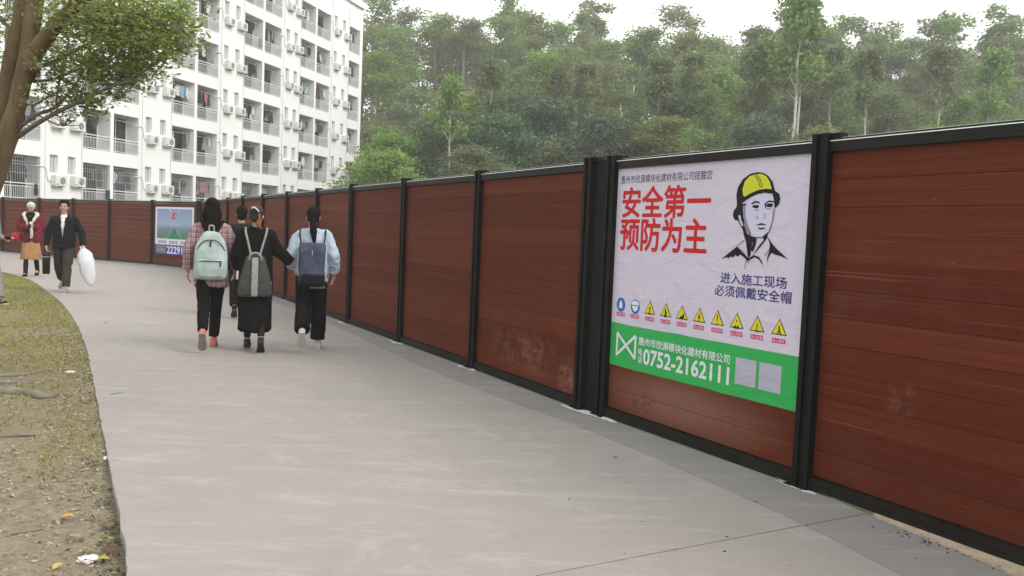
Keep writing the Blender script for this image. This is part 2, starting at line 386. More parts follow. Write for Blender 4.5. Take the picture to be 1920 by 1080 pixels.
# ------------------------------------------------------------------ hoarding
POSTS_R = [(4.75,-.6),(3.72,1.3),(2.78,3.18),(1.79,5.01),None,(.78,6.83),(.62,7.07),None,(-.37,8.97),(-1.39,10.85),(-2.42,12.76),(-3.35,14.57),(-4.36,16.45),(-5.36,18.26),(-6.38,20.12),(-7.35,21.94),(-8.42,23.86),(-9.42,25.74),None]
hoard = empty('hoarding', (0, 0, 0), label='long curved hoarding of dark red boards between black metal posts along the path', cat='fence')
HT = 2.05
runs = [[(4.75,-.6),(3.72,1.3),(2.78,3.18),(1.79,5.01),(.78,6.83)], [(.62,7.07),(-.37,8.97),(-1.39,10.85),(-2.42,12.76),(-3.35,14.57),(-4.36,16.45),(-5.36,18.26),(-6.38,20.12),(-7.35,21.94),(-8.42,23.86),(-9.42,25.74)],
        [(-9.58,25.94),(-11.67,27.57),(-13.66,28.85),(-15.5,30.05),(-17.4,31.3),(-19.54,32.66),(-21.5,33.95),(-23.4,35.2)]]
plank_me = MB().box(-.5, .5, 0, .028, 0, .1563).mesh('plank', M['plank'])
bmx = bmesh.new(); bmx.from_mesh(plank_me); bmesh.ops.bevel(bmx, geom=[e for e in bmx.edges if abs(e.verts[0].co.x - e.verts[1].co.x) > .5], offset=.0022, segments=1, affect='EDGES'); bmx.to_mesh(plank_me); bmx.free()
pm = MB()      # post: H-like section, front flange with two ribs
prof = [(-.058,-.05),(-.022,-.05),(-.022,-.034),(.022,-.034),(.022,-.05),(.058,-.05),(.058,.0),(.045,.0),(.045,.045),(.058,.045),(.058,.06),(-.058,.06),(-.058,.045),(-.045,.045),(-.045,0),(-.058,0)]
n = len(prof); pm.add([(x, y, z) for z in (0, HT + .03) for x, y in prof], [tuple(range(n))[::-1], tuple(range(n, 2*n))] + [(i, (i+1) % n, n + (i+1) % n, n + i) for i in range(n)])
post_me = pm.mesh('post', M['post'])
plate_me = MB().box(-.085, .085, -.085, .085, .001, .009).add(*(lambda q: (q.v, q.f))(MB().cap((-.065,-.065,.009),(-.065,-.065,.02),.008,.008,6,True,True))).add(*(lambda q: (q.v, q.f))(MB().cap((.065,-.065,.009),(.065,-.065,.02),.008,.008,6,True,True))).mesh('base_plate', M['rail'])
tab_me = MB().box(.06, .13, -.03, .03, HT - .002, HT + .028).mesh('rail_bracket', M['post'])
post_xy = []
for ri, run in enumerate(runs):
    for i, a in enumerate(run):
        a = Vector(a); b = Vector(run[min(i+1, len(run)-1)]); p_ = Vector(run[max(i-1, 0)]); d = (b - p_).normalized()
        # local x runs along the fence, local -y faces the path
        ang = math.atan2(-d.y, -d.x) 
        for nme, me_ in (('post', post_me), ('base_plate', plate_me), ('rail_bracket', tab_me)): link(nme, me_, hoard, (a.x, a.y, 0), ang)
        post_xy.append((a.x, a.y, ang))
        if i == len(run) - 1: continue
        d = (b - a).normalized(); ang2 = math.atan2(-d.y, -d.x); L = (b - a).length; mid = (a + b) / 2; W_ = L - .10
        for k in range(12):
            o = link('plank', plank_me, hoard, (mid.x, mid.y, .082 + .1575 * k), ang2 + random.uniform(-.0012, .0012)); o.scale.x = W_
            o.location += Vector((-math.sin(ang2), math.cos(ang2), 0)) * random.uniform(-.002, .002)
        tr = MB().box(-W_/2, W_/2, -.028, .034, HT - .075, HT - .002).mesh('top_rail', M['rail']); tro = link('top_rail', tr, hoard, (mid.x, mid.y, 0), ang2)
        MB().add([(-W_/2,-.0325,HT-.018),(W_/2,-.0325,HT-.018),(W_/2,-.018,HT+.001),(-W_/2,-.018,HT+.001),(-W_/2,.03,HT+.001),(W_/2,.03,HT+.001)],[(0,1,2,3),(3,2,5,4)]).build('rail_lip', M['rail_lip'], tro)  # strip added along the rail edge to carry its painted highlight
        br = MB().box(-W_/2, W_/2, -.036, .034, .008, .078).box(-W_/2, W_/2, -.043, -.036, .008, .03).mesh('bottom_rail', M['rail']); link('bottom_rail', br, hoard, (mid.x, mid.y, 0), ang2)

MB().box(-.05, .05, -.02, .03, 0, HT).build('post_filler', M['post'], hoard, loc=(.70, 6.95, 0), rz=math.atan2(.24, -.16) + PI)
MB().box(-.05, .05, -.02, .03, 0, HT).build('post_filler', M['post'], hoard, loc=(-9.5, 25.84, 0), rz=R(-55))
# plaster splashed round the post feet
def splat(mb, cx, cy, ang, s=1.0):
    for q in range(random.randint(3, 5)):
        ox = random.uniform(-.16, .16) * s; oy = -random.uniform(.06, .10); rx = random.uniform(.06, .16) * s; ry = random.uniform(.018, .04) * s; h = random.uniform(.003, .010)
        n = 14; v = []
        for k in range(n):
            a = 2 * PI * k / n; m_ = random.uniform(.65, 1.3); v.append((ox + math.cos(a) * rx * m_, oy + math.sin(a) * ry * m_, .001))
        v2 = [(ox + (x - ox) * .5, oy + (y - oy) * .5, h) for x, y, z in v]
        ca, sa = math.cos(ang), math.sin(ang)
        w_ = [(cx + x * ca - y * sa, cy + x * sa + y * ca, z) for x, y, z in v + v2]
        mb.add(w_, [(k, (k+1) % n, n + (k+1) % n, n + k) for k in range(n)] + [tuple(range(n, 2*n))])
sp = MB()
for x, y, a in post_xy:
    splat(sp, x, y, a, 1.0 if y > 6 else .75)
splat(sp, 1.72, 4.95, R(118), 1.0); splat(sp, .6, 6.95, R(118), 1.1); splat(sp, .8, 6.68, R(118), .9)
tag(sp.build('plaster_residue', M['plaster']), kind='stuff', label='white dried plaster splashed around the feet of the hoarding posts', cat='plaster')

# ------------------------------------------------------------------ posters
def flat(name, col, rough=.55):
    m = mat(name, col, rough, .15); t = NT(m); co = t.coords('World')
    a = t.noise(t.coords('World', (1, 1, 1.6)), 2.6, 3, .5, .2, .8, 1.5); b = t.noise(co, 11, 3, .6, .2, .8, .5)
    t.bump(t.math('ADD', a, t.math('MULTIPLY', b, .3)), .5, .018); return m      # creases of the vinyl
PC = {k: flat('print_' + k, c) for k, c in dict(white=(.56, .52, .62), red=(.50, .018, .024), black=(.012, .012, .015), blue=(.03, .03, .16), green=(.035, .36, .085), yellow=(.55, .58, .035), face=(.54, .53, .67),
      brightwhite=(.66, .66, .72), sign_blue=(.02, .13, .45), sign_yellow=(.62, .55, .03), magenta=(.55, .03, .13), grey=(.40, .38, .48), lav=(.27, .31, .52), mist=(.40, .44, .62), teal=(.09, .17, .22), field=(.045, .20, .13), purple=(.06, .035, .27), olive=(.27, .27, .22), dgreen=(.03, .12, .075), lime=(.33, .42, .14)).items()}
def poly(mb, pts, y):                       # filled outline in the poster plane (x right, z up, y = towards the board)
    b = bmesh.new(); vs = [b.verts.new((p[0], y, p[1])) for p in pts]; es = [b.edges.new((vs[i], vs[(i+1) % len(vs)])) for i in range(len(vs))]
    r = bmesh.ops.triangle_fill(b, edges=es, use_beauty=True); b.verts.index_update()
    mb.add([tuple(q.co) for q in b.verts], [tuple(q.index for q in f.verts) for f in b.faces]); b.free()
def ribbon(mb, pts, w_, y):
    P = [Vector(p) for p in pts]; L, Rr = [], []
    for i, p in enumerate(P):
        t = (P[min(i+1, len(P)-1)] - P[max(i-1, 0)]).normalized(); n_ = Vector((-t.y, t.x)) * w_ / 2; L.append(p + n_); Rr.append(p - n_)
    for i in range(len(P) - 1): mb.add([(q.x, y, q.y) for q in (Rr[i], Rr[i+1], L[i+1], L[i])], [(0, 1, 2, 3)])
def text(body, x0, x1, z0, z1, m, parent, y, bold=0.0, name='lettering', kern=1.0):      # set to fill a box
    c = bpy.data.curves.new('t', 'FONT'); c.body = body; c.offset = 0; c.space_character = kern; c.resolution_u = 3
    o = bpy.data.objects.new('t', c); COL.objects.link(o); dg = bpy.context.evaluated_depsgraph_get(); dg.update()
    me = bpy.data.meshes.new_from_object(o.evaluated_get(dg)); bpy.data.objects.remove(o)
    a = np.array([v.co[:] for v in me.vertices]); lo, hi = a.min(0), a.max(0)
    for v in me.vertices:
        X = x0 + (v.co.x - lo[0]) / (hi[0] - lo[0]) * (x1 - x0); Z = z0 + (v.co.y - lo[1]) / (hi[1] - lo[1]) * (z1 - z0); v.co = (X, y, Z)
    if bold > .005:                              # heavier strokes: slightly shifted layers, each a hair in front of the last
        base = [v.co.copy() for v in me.vertices]; fs_ = [tuple(p.vertices) for p in me.polygons]; e = (z1 - z0) * bold * 1.15; b_ = MB()
        for q, (ox, oz) in enumerate(((0, 0), (1, 0), (-1, 0), (0, 1), (0, -1), (.7, .7), (-.7, .7), (.7, -.7), (-.7, -.7))): b_.add([(c_.x + ox * e, y - .00006 * q, c_.z + oz * e) for c_ in base], fs_)
        me = b_.mesh(name)
    me.materials.clear(); me.materials.append(m); me.name = name; return link(name, me, parent)
PORTRAIT_FILLS = {
  'hat_black': [(1.3917, 1.6871), (1.3821, 1.7439), (1.3932, 1.7932), (1.4337, 1.8446), (1.4995, 1.8769), (1.5565, 1.8833), (1.6039, 1.8785), (1.6521, 1.8567), (1.6918, 1.8181), (1.7143, 1.7636), (1.7519, 1.7426), (1.7635, 1.709), (1.7528, 1.6757), (1.7232, 1.6526), (1.7152, 1.6964), (1.6977, 1.7438), (1.6328, 1.7521), (1.577, 1.7466), (1.5116, 1.7272), (1.4649, 1.7036), (1.4317, 1.6865)],
  'hat_yellow': [(1.4443, 1.7391), (1.4372, 1.7779), (1.4529, 1.8264), (1.4913, 1.8585), (1.5432, 1.8715), (1.5952, 1.8713), (1.6413, 1.8524), (1.6716, 1.8188), (1.69, 1.7723), (1.6401, 1.7764), (1.5751, 1.77), (1.5097, 1.7509), (1.4608, 1.7296)],
  'hair': [(1.3914, 1.6906), (1.4361, 1.6935), (1.4503, 1.616), (1.4658, 1.5458), (1.5017, 1.4902), (1.5367, 1.4769), (1.5497, 1.4355), (1.5372, 1.3515), (1.5173, 1.3332), (1.4916, 1.4339), (1.468, 1.4826), (1.4553, 1.5175), (1.4282, 1.5454), (1.411, 1.5736), (1.3751, 1.5806), (1.3576, 1.6091), (1.3649, 1.6447), (1.384, 1.6588)],
  'ear': [(1.4094, 1.6055), (1.4207, 1.614), (1.4313, 1.6055), (1.435, 1.5843), (1.4509, 1.5597), (1.4584, 1.5401), (1.4436, 1.5399), (1.4262, 1.5702)],
  'face': [(1.4485, 1.6863), (1.5119, 1.7237), (1.5773, 1.7431), (1.6331, 1.748), (1.6981, 1.7398), (1.7152, 1.6964), (1.7199, 1.6492), (1.7124, 1.5616), (1.6894, 1.5072), (1.6367, 1.4722), (1.5804, 1.4695), (1.5313, 1.4838), (1.4885, 1.532), (1.4605, 1.5879)],
  'brow_l': [(1.518, 1.6841), (1.5447, 1.6989), (1.5664, 1.7014), (1.5925, 1.6941), (1.5943, 1.6845), (1.5577, 1.6911), (1.53, 1.6784)],
  'eye_l': [(1.5243, 1.6659), (1.5522, 1.6767), (1.5876, 1.6736), (1.5861, 1.6571), (1.5559, 1.6546), (1.5412, 1.6588)],
  'brow_r': [(1.6405, 1.6566), (1.6364, 1.6839), (1.6736, 1.7038), (1.7151, 1.6977), (1.7158, 1.6883), (1.6744, 1.6936), (1.6497, 1.6804), (1.6497, 1.6565)],
  'eye_r': [(1.6489, 1.6668), (1.6571, 1.6803), (1.6842, 1.686), (1.7103, 1.6776), (1.6998, 1.6615), (1.6679, 1.6605)],
  'mouth_u': [(1.5703, 1.5468), (1.5972, 1.5553), (1.6202, 1.561), (1.644, 1.5557), (1.6714, 1.5477), (1.6212, 1.5486)],
  'mouth_l': [(1.5866, 1.5332), (1.6227, 1.5295), (1.6558, 1.5353), (1.6402, 1.5215), (1.6066, 1.5196)],
  'shoulder_l': [(1.4144, 1.407), (1.2727, 1.3175), (1.3236, 1.3334), (1.3397, 1.3255), (1.3641, 1.3409), (1.3801, 1.3323), (1.4038, 1.3518), (1.4248, 1.3413), (1.4485, 1.3564), (1.4764, 1.342), (1.4949, 1.3322), (1.5155, 1.3191), (1.526, 1.3336), (1.4623, 1.3697)],
  'neck': [(1.5367, 1.4769), (1.5852, 1.4683), (1.5817, 1.4295), (1.5611, 1.3768), (1.5431, 1.3852), (1.5564, 1.4357), (1.529, 1.4524)],
  'collar_r': [(1.6368, 1.4708), (1.6807, 1.5017), (1.6725, 1.4661), (1.64, 1.4311), (1.5567, 1.3488), (1.6039, 1.4129), (1.6474, 1.4553)],
  'shoulder_r': [(1.6732, 1.4798), (1.7131, 1.44), (1.7567, 1.4042), (1.8083, 1.3726), (1.8529, 1.3432), (1.7916, 1.3606), (1.7508, 1.3656), (1.7181, 1.3779), (1.6934, 1.3443), (1.6835, 1.3064), (1.6858, 1.3474), (1.7014, 1.3922), (1.7, 1.4328)],
  'front': [(1.5055, 1.3222), (1.5657, 1.3562), (1.6139, 1.3478), (1.6395, 1.3214), (1.6539, 1.2946), (1.6153, 1.3306), (1.5762, 1.3441), (1.5252, 1.3196)],
}
PORTRAIT_LINES = {
  'jaw': ([(1.7199, 1.6492), (1.7141, 1.5751), (1.6894, 1.5072), (1.6367, 1.4722), (1.5851, 1.4697)], 0.005),
  'strap': ([(1.4485, 1.6863), (1.4564, 1.602), (1.4885, 1.532), (1.5313, 1.4838)], 0.007),
  'strap2': ([(1.4717, 1.679), (1.467, 1.616), (1.4972, 1.5461), (1.5356, 1.4908)], 0.005),
  'seam1': ([(1.5307, 1.8721), (1.5698, 1.8361), (1.5975, 1.7838)], 0.005),
  'seam2': ([(1.5526, 1.8725), (1.5906, 1.8353), (1.6143, 1.7853)], 0.005),
  'nose1': ([(1.588, 1.6103), (1.5807, 1.5951), (1.59, 1.5848)], 0.003),
  'nose2': ([(1.6395, 1.6225), (1.6523, 1.6021), (1.639, 1.583)], 0.003),
  'brim': ([(1.4218, 1.6867), (1.483, 1.7208), (1.5763, 1.7548), (1.6412, 1.7621), (1.7016, 1.7518)], 0.009),
  'lcol': ([(1.4758, 1.4476), (1.4145, 1.4056), (1.4741, 1.3701), (1.517, 1.3367)], 0.006),
  'lcol2': ([(1.5054, 1.4448), (1.5281, 1.3442)], 0.01),
  'rc': ([(1.7182, 1.4334), (1.6987, 1.3921), (1.6665, 1.3568)], 0.005),
  'but': ([(1.5078, 1.3188), (1.4954, 1.2655)], 0.004),
  'faceshade': ([(1.4536, 1.6722), (1.4619, 1.6791), (1.4783, 1.6825)], 0.01),
  'under': ([(1.5518, 1.647), (1.576, 1.642), (1.5896, 1.6488)], 0.003),
  'under2': ([(1.6547, 1.6524), (1.6779, 1.6495), (1.6957, 1.6562)], 0.003),
}
def poster_root(name, a, b, **kw):          # x along a->b, facing local -y
    a, b = Vector(a), Vector(b); d = (b - a).normalized(); return empty(name, (a.x, a.y, 0), math.atan2(d.y, d.x), **kw)
sp_ = poster_root('safety_poster', (.78, 6.83), (1.79, 5.01), label='large white safety poster with red Chinese headline, drawn helmeted worker and green phone band', cat='poster')
def Y(k): return -.006 - .0012 * k
def sheet(x0, x1, z0, z1, y0, nx=40, nz=30, wave=.004, seed=0):
    v = [];
    for j in range(nz + 1):
        for i in range(nx + 1):
            u, t = i / nx, j / nz; x = x0 + (x1 - x0) * u; z = z0 + (z1 - z0) * t
            e = 0
            if j == 0: z += .006 * mn.noise(Vector((x * 4, seed, 0)))
            if i == 0: x += .005 * mn.noise(Vector((z * 5, seed, 5)))
            v.append((x, y0, z))
    return MB().add(v, [(j*(nx+1)+i, j*(nx+1)+i+1, (j+1)*(nx+1)+i+1, (j+1)*(nx+1)+i) for j in range(nz) for i in range(nx)])
sheet(.012, 1.985, .762, 1.975, Y(0)).build('sheet', PC['white'], sp_)
sheet(.012, 1.985, .428, .762, Y(0), seed=3).build('green_band', PC['green'], sp_)
text('惠州市欣源模块化建材有限公司提醒您', .10, 1.14, 1.855, 1.918, PC['black'], sp_, Y(1), .004)
text('安全第一', .135, 1.135, 1.595, 1.825, PC['red'], sp_, Y(1), .022)
text('预防为主', .125, 1.115, 1.345, 1.585, PC['red'], sp_, Y(1), .022)
text('进入施工现场', 1.275, 1.855, 1.160, 1.232, PC['blue'], sp_, Y(1), .012)
text('必须佩戴安全帽', 1.225, 1.90, 1.072, 1.146, PC['blue'], sp_, Y(1), .012)
text('惠州市欣源模块化建材有限公司', .425, 1.405, .628, .690, PC['brightwhite'], sp_, Y(1), .014)
text('电', .425, .475, .553, .605, PC['brightwhite'], sp_, Y(1), .01); text('话', .425, .475, .492, .545, PC['brightwhite'], sp_, Y(1), .01)
text('0752-2162111', .492, 1.405, .492, .605, PC['brightwhite'], sp_, Y(1), .032)
lg = MB(); zt, zb, xl, xr, cx_, cz_ = .690, .515, .145, .385, .265, .60
for P in ([(.15,.69),(.15,.51)], [(.385,.69),(.385,.51)], [(.15,.69),(.385,.515)], [(.385,.69),(.15,.515)]): ribbon(lg, P, .022, Y(1) - .0004 * (1 + len(lg.v) // 4))
lg.build('company_logo', PC['brightwhite'], sp_)
for x0 in (1.462, 1.672): # plain cards where the codes are printed
    MB().add([(x0, Y(1), .512), (x0 + .185, Y(1), .512), (x0 + .185, Y(1), .685), (x0, Y(1), .685)], [(0,1,2,3)]).build('blank_card', PC['grey'], sp_)
# worker's portrait
PARTS_COL = {'hat_black': 'black', 'hat_yellow': 'yellow', 'hair': 'black', 'ear': 'face', 'face': 'face'}
ORDER = ['hat_black', 'hair', 'hat_yellow', 'ear', 'face', 'neck', 'brow_l', 'eye_l', 'brow_r', 'eye_r', 'mouth_u', 'mouth_l', 'shoulder_l', 'collar_r', 'shoulder_r', 'front']
lay = {'hair': 1, 'hat_black': 3, 'face': 2, 'hat_yellow': 4, 'ear': 2}
grp = {}
for k in ORDER:
    mb = grp.setdefault(PARTS_COL.get(k, 'black') + ('_ink' if k in ('hair', 'hat_black') else ''), MB()); poly(mb, PORTRAIT_FILLS[k], Y(lay.get(k, 3 if k != 'neck' else 3)))
for k, (P, wd) in PORTRAIT_LINES.items():
    mb = grp.setdefault('black', MB())
    ribbon(mb, P, max(wd * .9, .003), Y(5.2) - .0002 * len(k))
c0 = [(1.52 + .0115 * math.cos(a), 1.322 + .0125 * math.sin(a)) for a in np.linspace(0, 2 * PI, 13)]; ribbon(grp['black'], c0, .004, Y(5.5))
drawing = {'black_ink': 'helmet_and_hair_drawing', 'yellow': 'yellow_helmet_drawing', 'face': 'face_drawing', 'black': 'ink_lines'}
for k, mb in grp.items(): mb.build(drawing[k], PC[k.split('_')[0]], sp_)
# row of warning signs
xs_ = [.176, .36, .54, .726, .905, 1.087, 1.268, 1.451, 1.633, 1.818]
caps = ['必须戴手套', '必须戴帽', '当心吊物', '当心落物', '当心扎脚', '当心触电', '注意安全', '当心坑洞', '当心坠落', '当心滑跌']
fig = {2: [[(-.3,-.45),(.3,-.45),(.3,-.3),(.08,-.3),(.08,.1),(.25,.25),(-.25,.25),(-.08,.1),(-.08,-.3),(-.3,-.3)]], 3: [[(-.35,-.45),(-.1,-.1),(-.2,.3),(0,.45),(.1,.1),(.35,-.1),(.1,-.15),(.3,-.45)]],
       4: [[(-.4,-.4),(.45,-.4),(.45,0),(.3,.25),(.15,-.05),(-.4,-.25)]], 5: [[(.15,.55),(-.25,-.02),(-.02,-.02),(-.15,-.5),(.28,.1),(.04,.1)]], 6: [[(-.07,.5),(.07,.5),(.05,-.12),(-.05,-.12)], [(-.07,-.25),(.07,-.25),(.07,-.4),(-.07,-.4)]],
       7: [[(-.5,-.45),(-.25,-.1),(0,-.35),(.25,-.1),(.5,-.45)], [(-.1,.1),(.1,.1),(0,.4)]], 8: [[(-.3,-.45),(.3,-.45),(.3,-.35),(.06,-.35),(.06,.3),(-.06,.3),(-.06,-.35),(-.3,-.35)]], 9: [[(-.3,-.3),(-.05,-.05),(-.1,.3),(.08,.4),(.12,0),(.4,-.35),(.2,-.4),(0,-.15),(-.2,-.42)]]}
for i, x in enumerate(xs_):
    if i < 2:
        C_ = [(x + .056 * math.cos(a), .912 + .056 * math.sin(a)) for a in np.linspace(0, 2 * PI, 24, endpoint=False)]; b = MB(); poly(b, C_, Y(1)); sg = b.build('sign_disc', PC['sign_blue'], sp_)
        b = MB()
        if i == 0:
            poly(b, [(x-.022,.885),(x+.022,.885),(x+.018,.925),(x+.006,.945),(x-.006,.945),(x-.018,.925)], Y(2)); 
        else:
            poly(b, [(x + .047 * math.cos(a), .925 + .034 * math.sin(a)) for a in np.linspace(0, PI, 10)], Y(2)); poly(b, [(x-.04,.918),(x+.04,.918),(x+.025,.885),(x,.872),(x-.025,.885)], Y(2))
        b.build('sign_symbol', PC['brightwhite'], sg)
    else:
        def tri(h, y): b = MB(); poly(b, [(x - .064 * h, .912 - .038 * h), (x + .064 * h, .912 - .038 * h), (x, .912 + .064 * h)], y); return b
        sg = tri(1.0, Y(1)).build('sign_triangle', PC['black'], sp_); tri(.84, Y(2)).build('sign_face', PC['sign_yellow'], sg)
        b = MB(); [poly(b, [(x + px * .055, .905 + pz * .075) for px, pz in q], Y(3)) for q in fig[i]]; b.build('sign_symbol', PC['black'], sg)
    b = MB(); poly(b, [(x-.054,.822),(x+.054,.822),(x+.054,.852),(x-.054,.852)], Y(1)); cp = b.build('caption_tag', PC['magenta'], sp_)
    text(caps[i], x - .048, x + .048, .827, .847, PC['brightwhite'], cp, Y(2), .004)

# far advertising poster
fp = poster_root('advertising_poster', (-11.67, 27.57), (-9.58, 25.94), label='smaller poster of a green road under blue sky above a purple phone strip', cat='poster')
a0, a1 = .19, 2.40
def quad_(x0, x1, z0, z1, k, c, name): b = MB(); poly(b, [(x0,z0),(x1,z0),(x1,z1),(x0,z1)], Y(k)); return b.build(name, PC[c], fp)
quad_(a0, a1, .67, 1.86, 0, 'brightwhite', 'border_sheet')
x0, x1 = a0 + .1, a1 - .1
pm_ = mat('print_picture', (.3, .3, .5), .4); t = NT(pm_); co = t.coords('Object'); s_ = t.n('ShaderNodeSeparateXYZ'); t.l(co, s_.inputs[0])
mr = t.n('ShaderNodeMapRange'); mr.inputs[1].default_value = .85; mr.inputs[2].default_value = 1.8; t.l(t.math('ADD', s_.outputs[2], t.math('MULTIPLY', t.noise(co, 3, 4, .6, 0, 1), .12)), mr.inputs[0])
cr = t.n('ShaderNodeValToRGB'); e = cr.color_ramp.elements; e[0].color = (.03, .12, .09, 1); e[1].color = (.19, .26, .43, 1)
for p_, c_ in ((.22, (.05, .17, .13)), (.38, (.10, .18, .25)), (.58, (.26, .34, .47)), (.8, (.21, .29, .44))): q = e.new(p_); q.color = (*c_, 1)
t.l(mr.outputs[0], cr.inputs[0]); t.col(cr.outputs[0])
b = MB(); poly(b, [(x0,.86),(x1,.86),(x1,1.80),(x0,1.80)], Y(1)); b.build('landscape_print', pm_, fp)
cx = (x0 + x1) / 2
b = MB(); poly(b, [(cx-.42,.86),(cx+.42,.86),(cx+.08,1.17),(cx-.08,1.17)], Y(2)); b.build('road_print', PC['field'], fp)
b = MB(); ribbon(b, [(cx-.43,.86),(cx-.12,1.13)], .03, Y(3)); ribbon(b, [(cx+.43,.86),(cx+.12,1.13)], .03, Y(3)); b.build('road_lines', PC['lime'], fp)
b = MB(); poly(b, [(cx-.14,1.5),(cx-.07,1.66),(cx+.14,1.68),(cx+.06,1.52),(cx-.02,1.47)], Y(2)); lo_ = b.build('red_logo', PC['red'], fp)
b = MB(); ribbon(b, [(cx+.0,1.53),(cx+.05,1.6),(cx+.09,1.63)], .03, Y(3)); b.build('logo_stroke', PC['brightwhite'], lo_)
b = MB()
for sx in (-1, 1): ribbon(b, [(cx + sx*.16, 1.68), (cx + sx*.3, 1.8)], .05, Y(2))
ribbon(b, [(cx-.35,1.33),(cx+.35,1.33)], .02, Y(2)); ribbon(b, [(cx-.25,1.28),(cx+.25,1.28)], .02, Y(2)); b.build('light_rays', PC['mist'], fp)
b = MB()
for g in range(3):
    for k in range(4):
        X = a0 + .17 + g * .66 + k * .13
        for q in range(3): ribbon(b, [(X, .72 + q * .035), (X + .1, .72 + q * .035)], .014, Y(1))
        ribbon(b, [(X + .03, .71), (X + .03, .80)], .016, Y(1.4)); ribbon(b, [(X + .075, .71), (X + .075, .80)], .014, Y(1.4))
b.build('slogan_line', PC['purple'], fp)
b = MB(); poly(b, [(a0,.36),(a1-.05,.36),(a1-.05,.655),(a0,.655)], Y(0)); b.build('purple_strip', PC['purple'], fp)
b = MB(); poly(b, [(a0+.08,.41),(a0+.62,.41),(a0+.62,.63),(a0+.08,.63)], Y(1)); pl = b.build('name_plate', PC['olive'], fp)
b = MB()
for k in range(4): ribbon(b, [(a0+.12+k*.125,.57),(a0+.2+k*.125,.57)], .035, Y(2)); ribbon(b, [(a0+.16+k*.125,.5),(a0+.16+k*.125,.62)], .03, Y(2.4))
ribbon(b, [(a0+.12,.45),(a0+.58,.45)], .025, Y(2)); b.build('plate_marks', PC['purple'], pl)
text('2229111', a0 + .70, a0 + 1.98, .405, .625, PC['brightwhite'], fp, Y(1), .04)
# ------------------------------------------------------------------ dormitory block
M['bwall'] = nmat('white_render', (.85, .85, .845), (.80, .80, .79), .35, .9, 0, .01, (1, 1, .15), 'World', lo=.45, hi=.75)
M['bback'] = nmat('balcony_back_wall', (.56, .57, .57), (.47, .48, .48), .8, .9, 0, coord='World')  # same white as the walls, with the balcony's shade put in as grey
M['tube'] = mat('white_metal_rail', (.66, .67, .67), .4); M['bar'] = mat('grille_bar', (.28, .29, .30), .5)
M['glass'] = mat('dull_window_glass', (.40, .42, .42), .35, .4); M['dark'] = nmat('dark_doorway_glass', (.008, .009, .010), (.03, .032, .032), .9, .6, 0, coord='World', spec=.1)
M['ac'] = mat('ac_casing', (.70, .70, .67), .45); M['fan'] = mat('ac_fan_dark', (.07, .075, .075), .5); M['fangr'] = mat('ac_fan_blade', (.25, .25, .25), .5)
M['pvc'] = mat('drain_pipe_grey', (.70, .70, .68), .5); M['roofm'] = mat('parapet_cap', (.74, .73, .71), .8)
bld = empty('dormitory_building', (BP.x, BP.y, 0), math.atan2(BT.y, BT.x), label='white six-storey dormitory block with rows of balconies and air conditioners behind the hoarding', cat='building')
Z0, SH, OH = 4.55, 3.1, 2.3
PB = [-28.2, -20.2, -12.33, -4.67, 3.35, 11.45, 20.1]; PE = [-23.1, -15.25, -7.72, .28, 8.54, 16.6, 22.3]; SEND, ROOF = 22.87, 22.2
bal = []                                     # (s0, s1) of each balcony opening
wl = MB(); bk = MB()
for i, (a, b) in enumerate(zip(PB, PE)):
    last = i == len(PB) - 1; mid = (a + b) / 2
    ops = [(a + .12, b)] if last else [(a + .05, mid - .14), (mid + .14, b - .05)]
    bal += [(q[0], q[1], i, j) for j, q in enumerate(ops)]
    wl.box(a, b, 0, .88, -.1, Z0 - OH)
    for k in range(6): wl.box(a, b, 0, .88, Z0 + SH * k, Z0 + SH * k + (SH - OH) if k < 5 else ROOF)
    for k in range(6):
        zb, zt = Z0 + SH * k - OH, Z0 + SH * k
        if not last: wl.box(mid - .14, mid + .14, .003, .88, zb, zt); wl.box(a, a + .05, .003, .88, zb, zt); wl.box(b - .05, b, .003, .88, zb, zt)
        else: wl.box(a, a + .12, .003, .88, zb, zt)
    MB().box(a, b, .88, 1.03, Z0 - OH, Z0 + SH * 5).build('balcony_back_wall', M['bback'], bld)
win = []
W0 = [PE[i] for i in range(6)]; W1 = [PB[i + 1] for i in range(6)]
for i, (a, b) in enumerate(zip([-30.5] + W0, [PB[0]] + W1)):
    L_ = b - a
    wa = [(a + .55, a + 1.12), (a + L_ * .62, a + L_ * .62 + .57)] if i else []
    cuts = [a] + [q for w_ in wa for q in w_] + [b]
    for j in range(len(cuts) - 1):
        if j % 2 == 0: wl.box(cuts[j], cuts[j+1], -.03, .88, -.1, ROOF)
        else:
            z = -.1
            for k in range(6):
                zb, zt = Z0 + SH * k - .8, Z0 + SH * k + .2; wl.box(cuts[j], cuts[j+1], -.03, .88, z, zb); z = zt; win.append((cuts[j], cuts[j+1], zb, zt))
            wl.box(cuts[j], cuts[j+1], -.03, .88, z, ROOF)
wl.box(PE[-1], SEND, -.03, .88, -.1, ROOF)
wl.box(SEND - .2, SEND - .003, .88, 14, -.1, ROOF); wl.box(-30.5, SEND - .2, 1.03, 13.8, -.1, ROOF - .6)
wl.build('wall', M['bwall'], bld); 
MB().box(-30.6, SEND + .12, -.22, .8, ROOF, ROOF + .09).build('parapet_cap', M['roofm'], bld)
fr_me = MB().box(0, .57, .10, .14, 0, .045).box(0, .57, .10, .14, .955, 1.0).box(0, .045, .10, .14, .045, .955).box(.525, .57, .10, .14, .045, .955).box(.265, .305, .105, .135, .045, .955).mesh('window', M['pvc'])
pn_me = MB().box(.045, .265, .115, .125, .045, .955).box(.305, .525, .118, .128, .045, .955).mesh('pane', M['glass'])
for a, b, zb, zt in win: o = link('window', fr_me, bld, (a, 0, zb)); link('pane', pn_me, o)
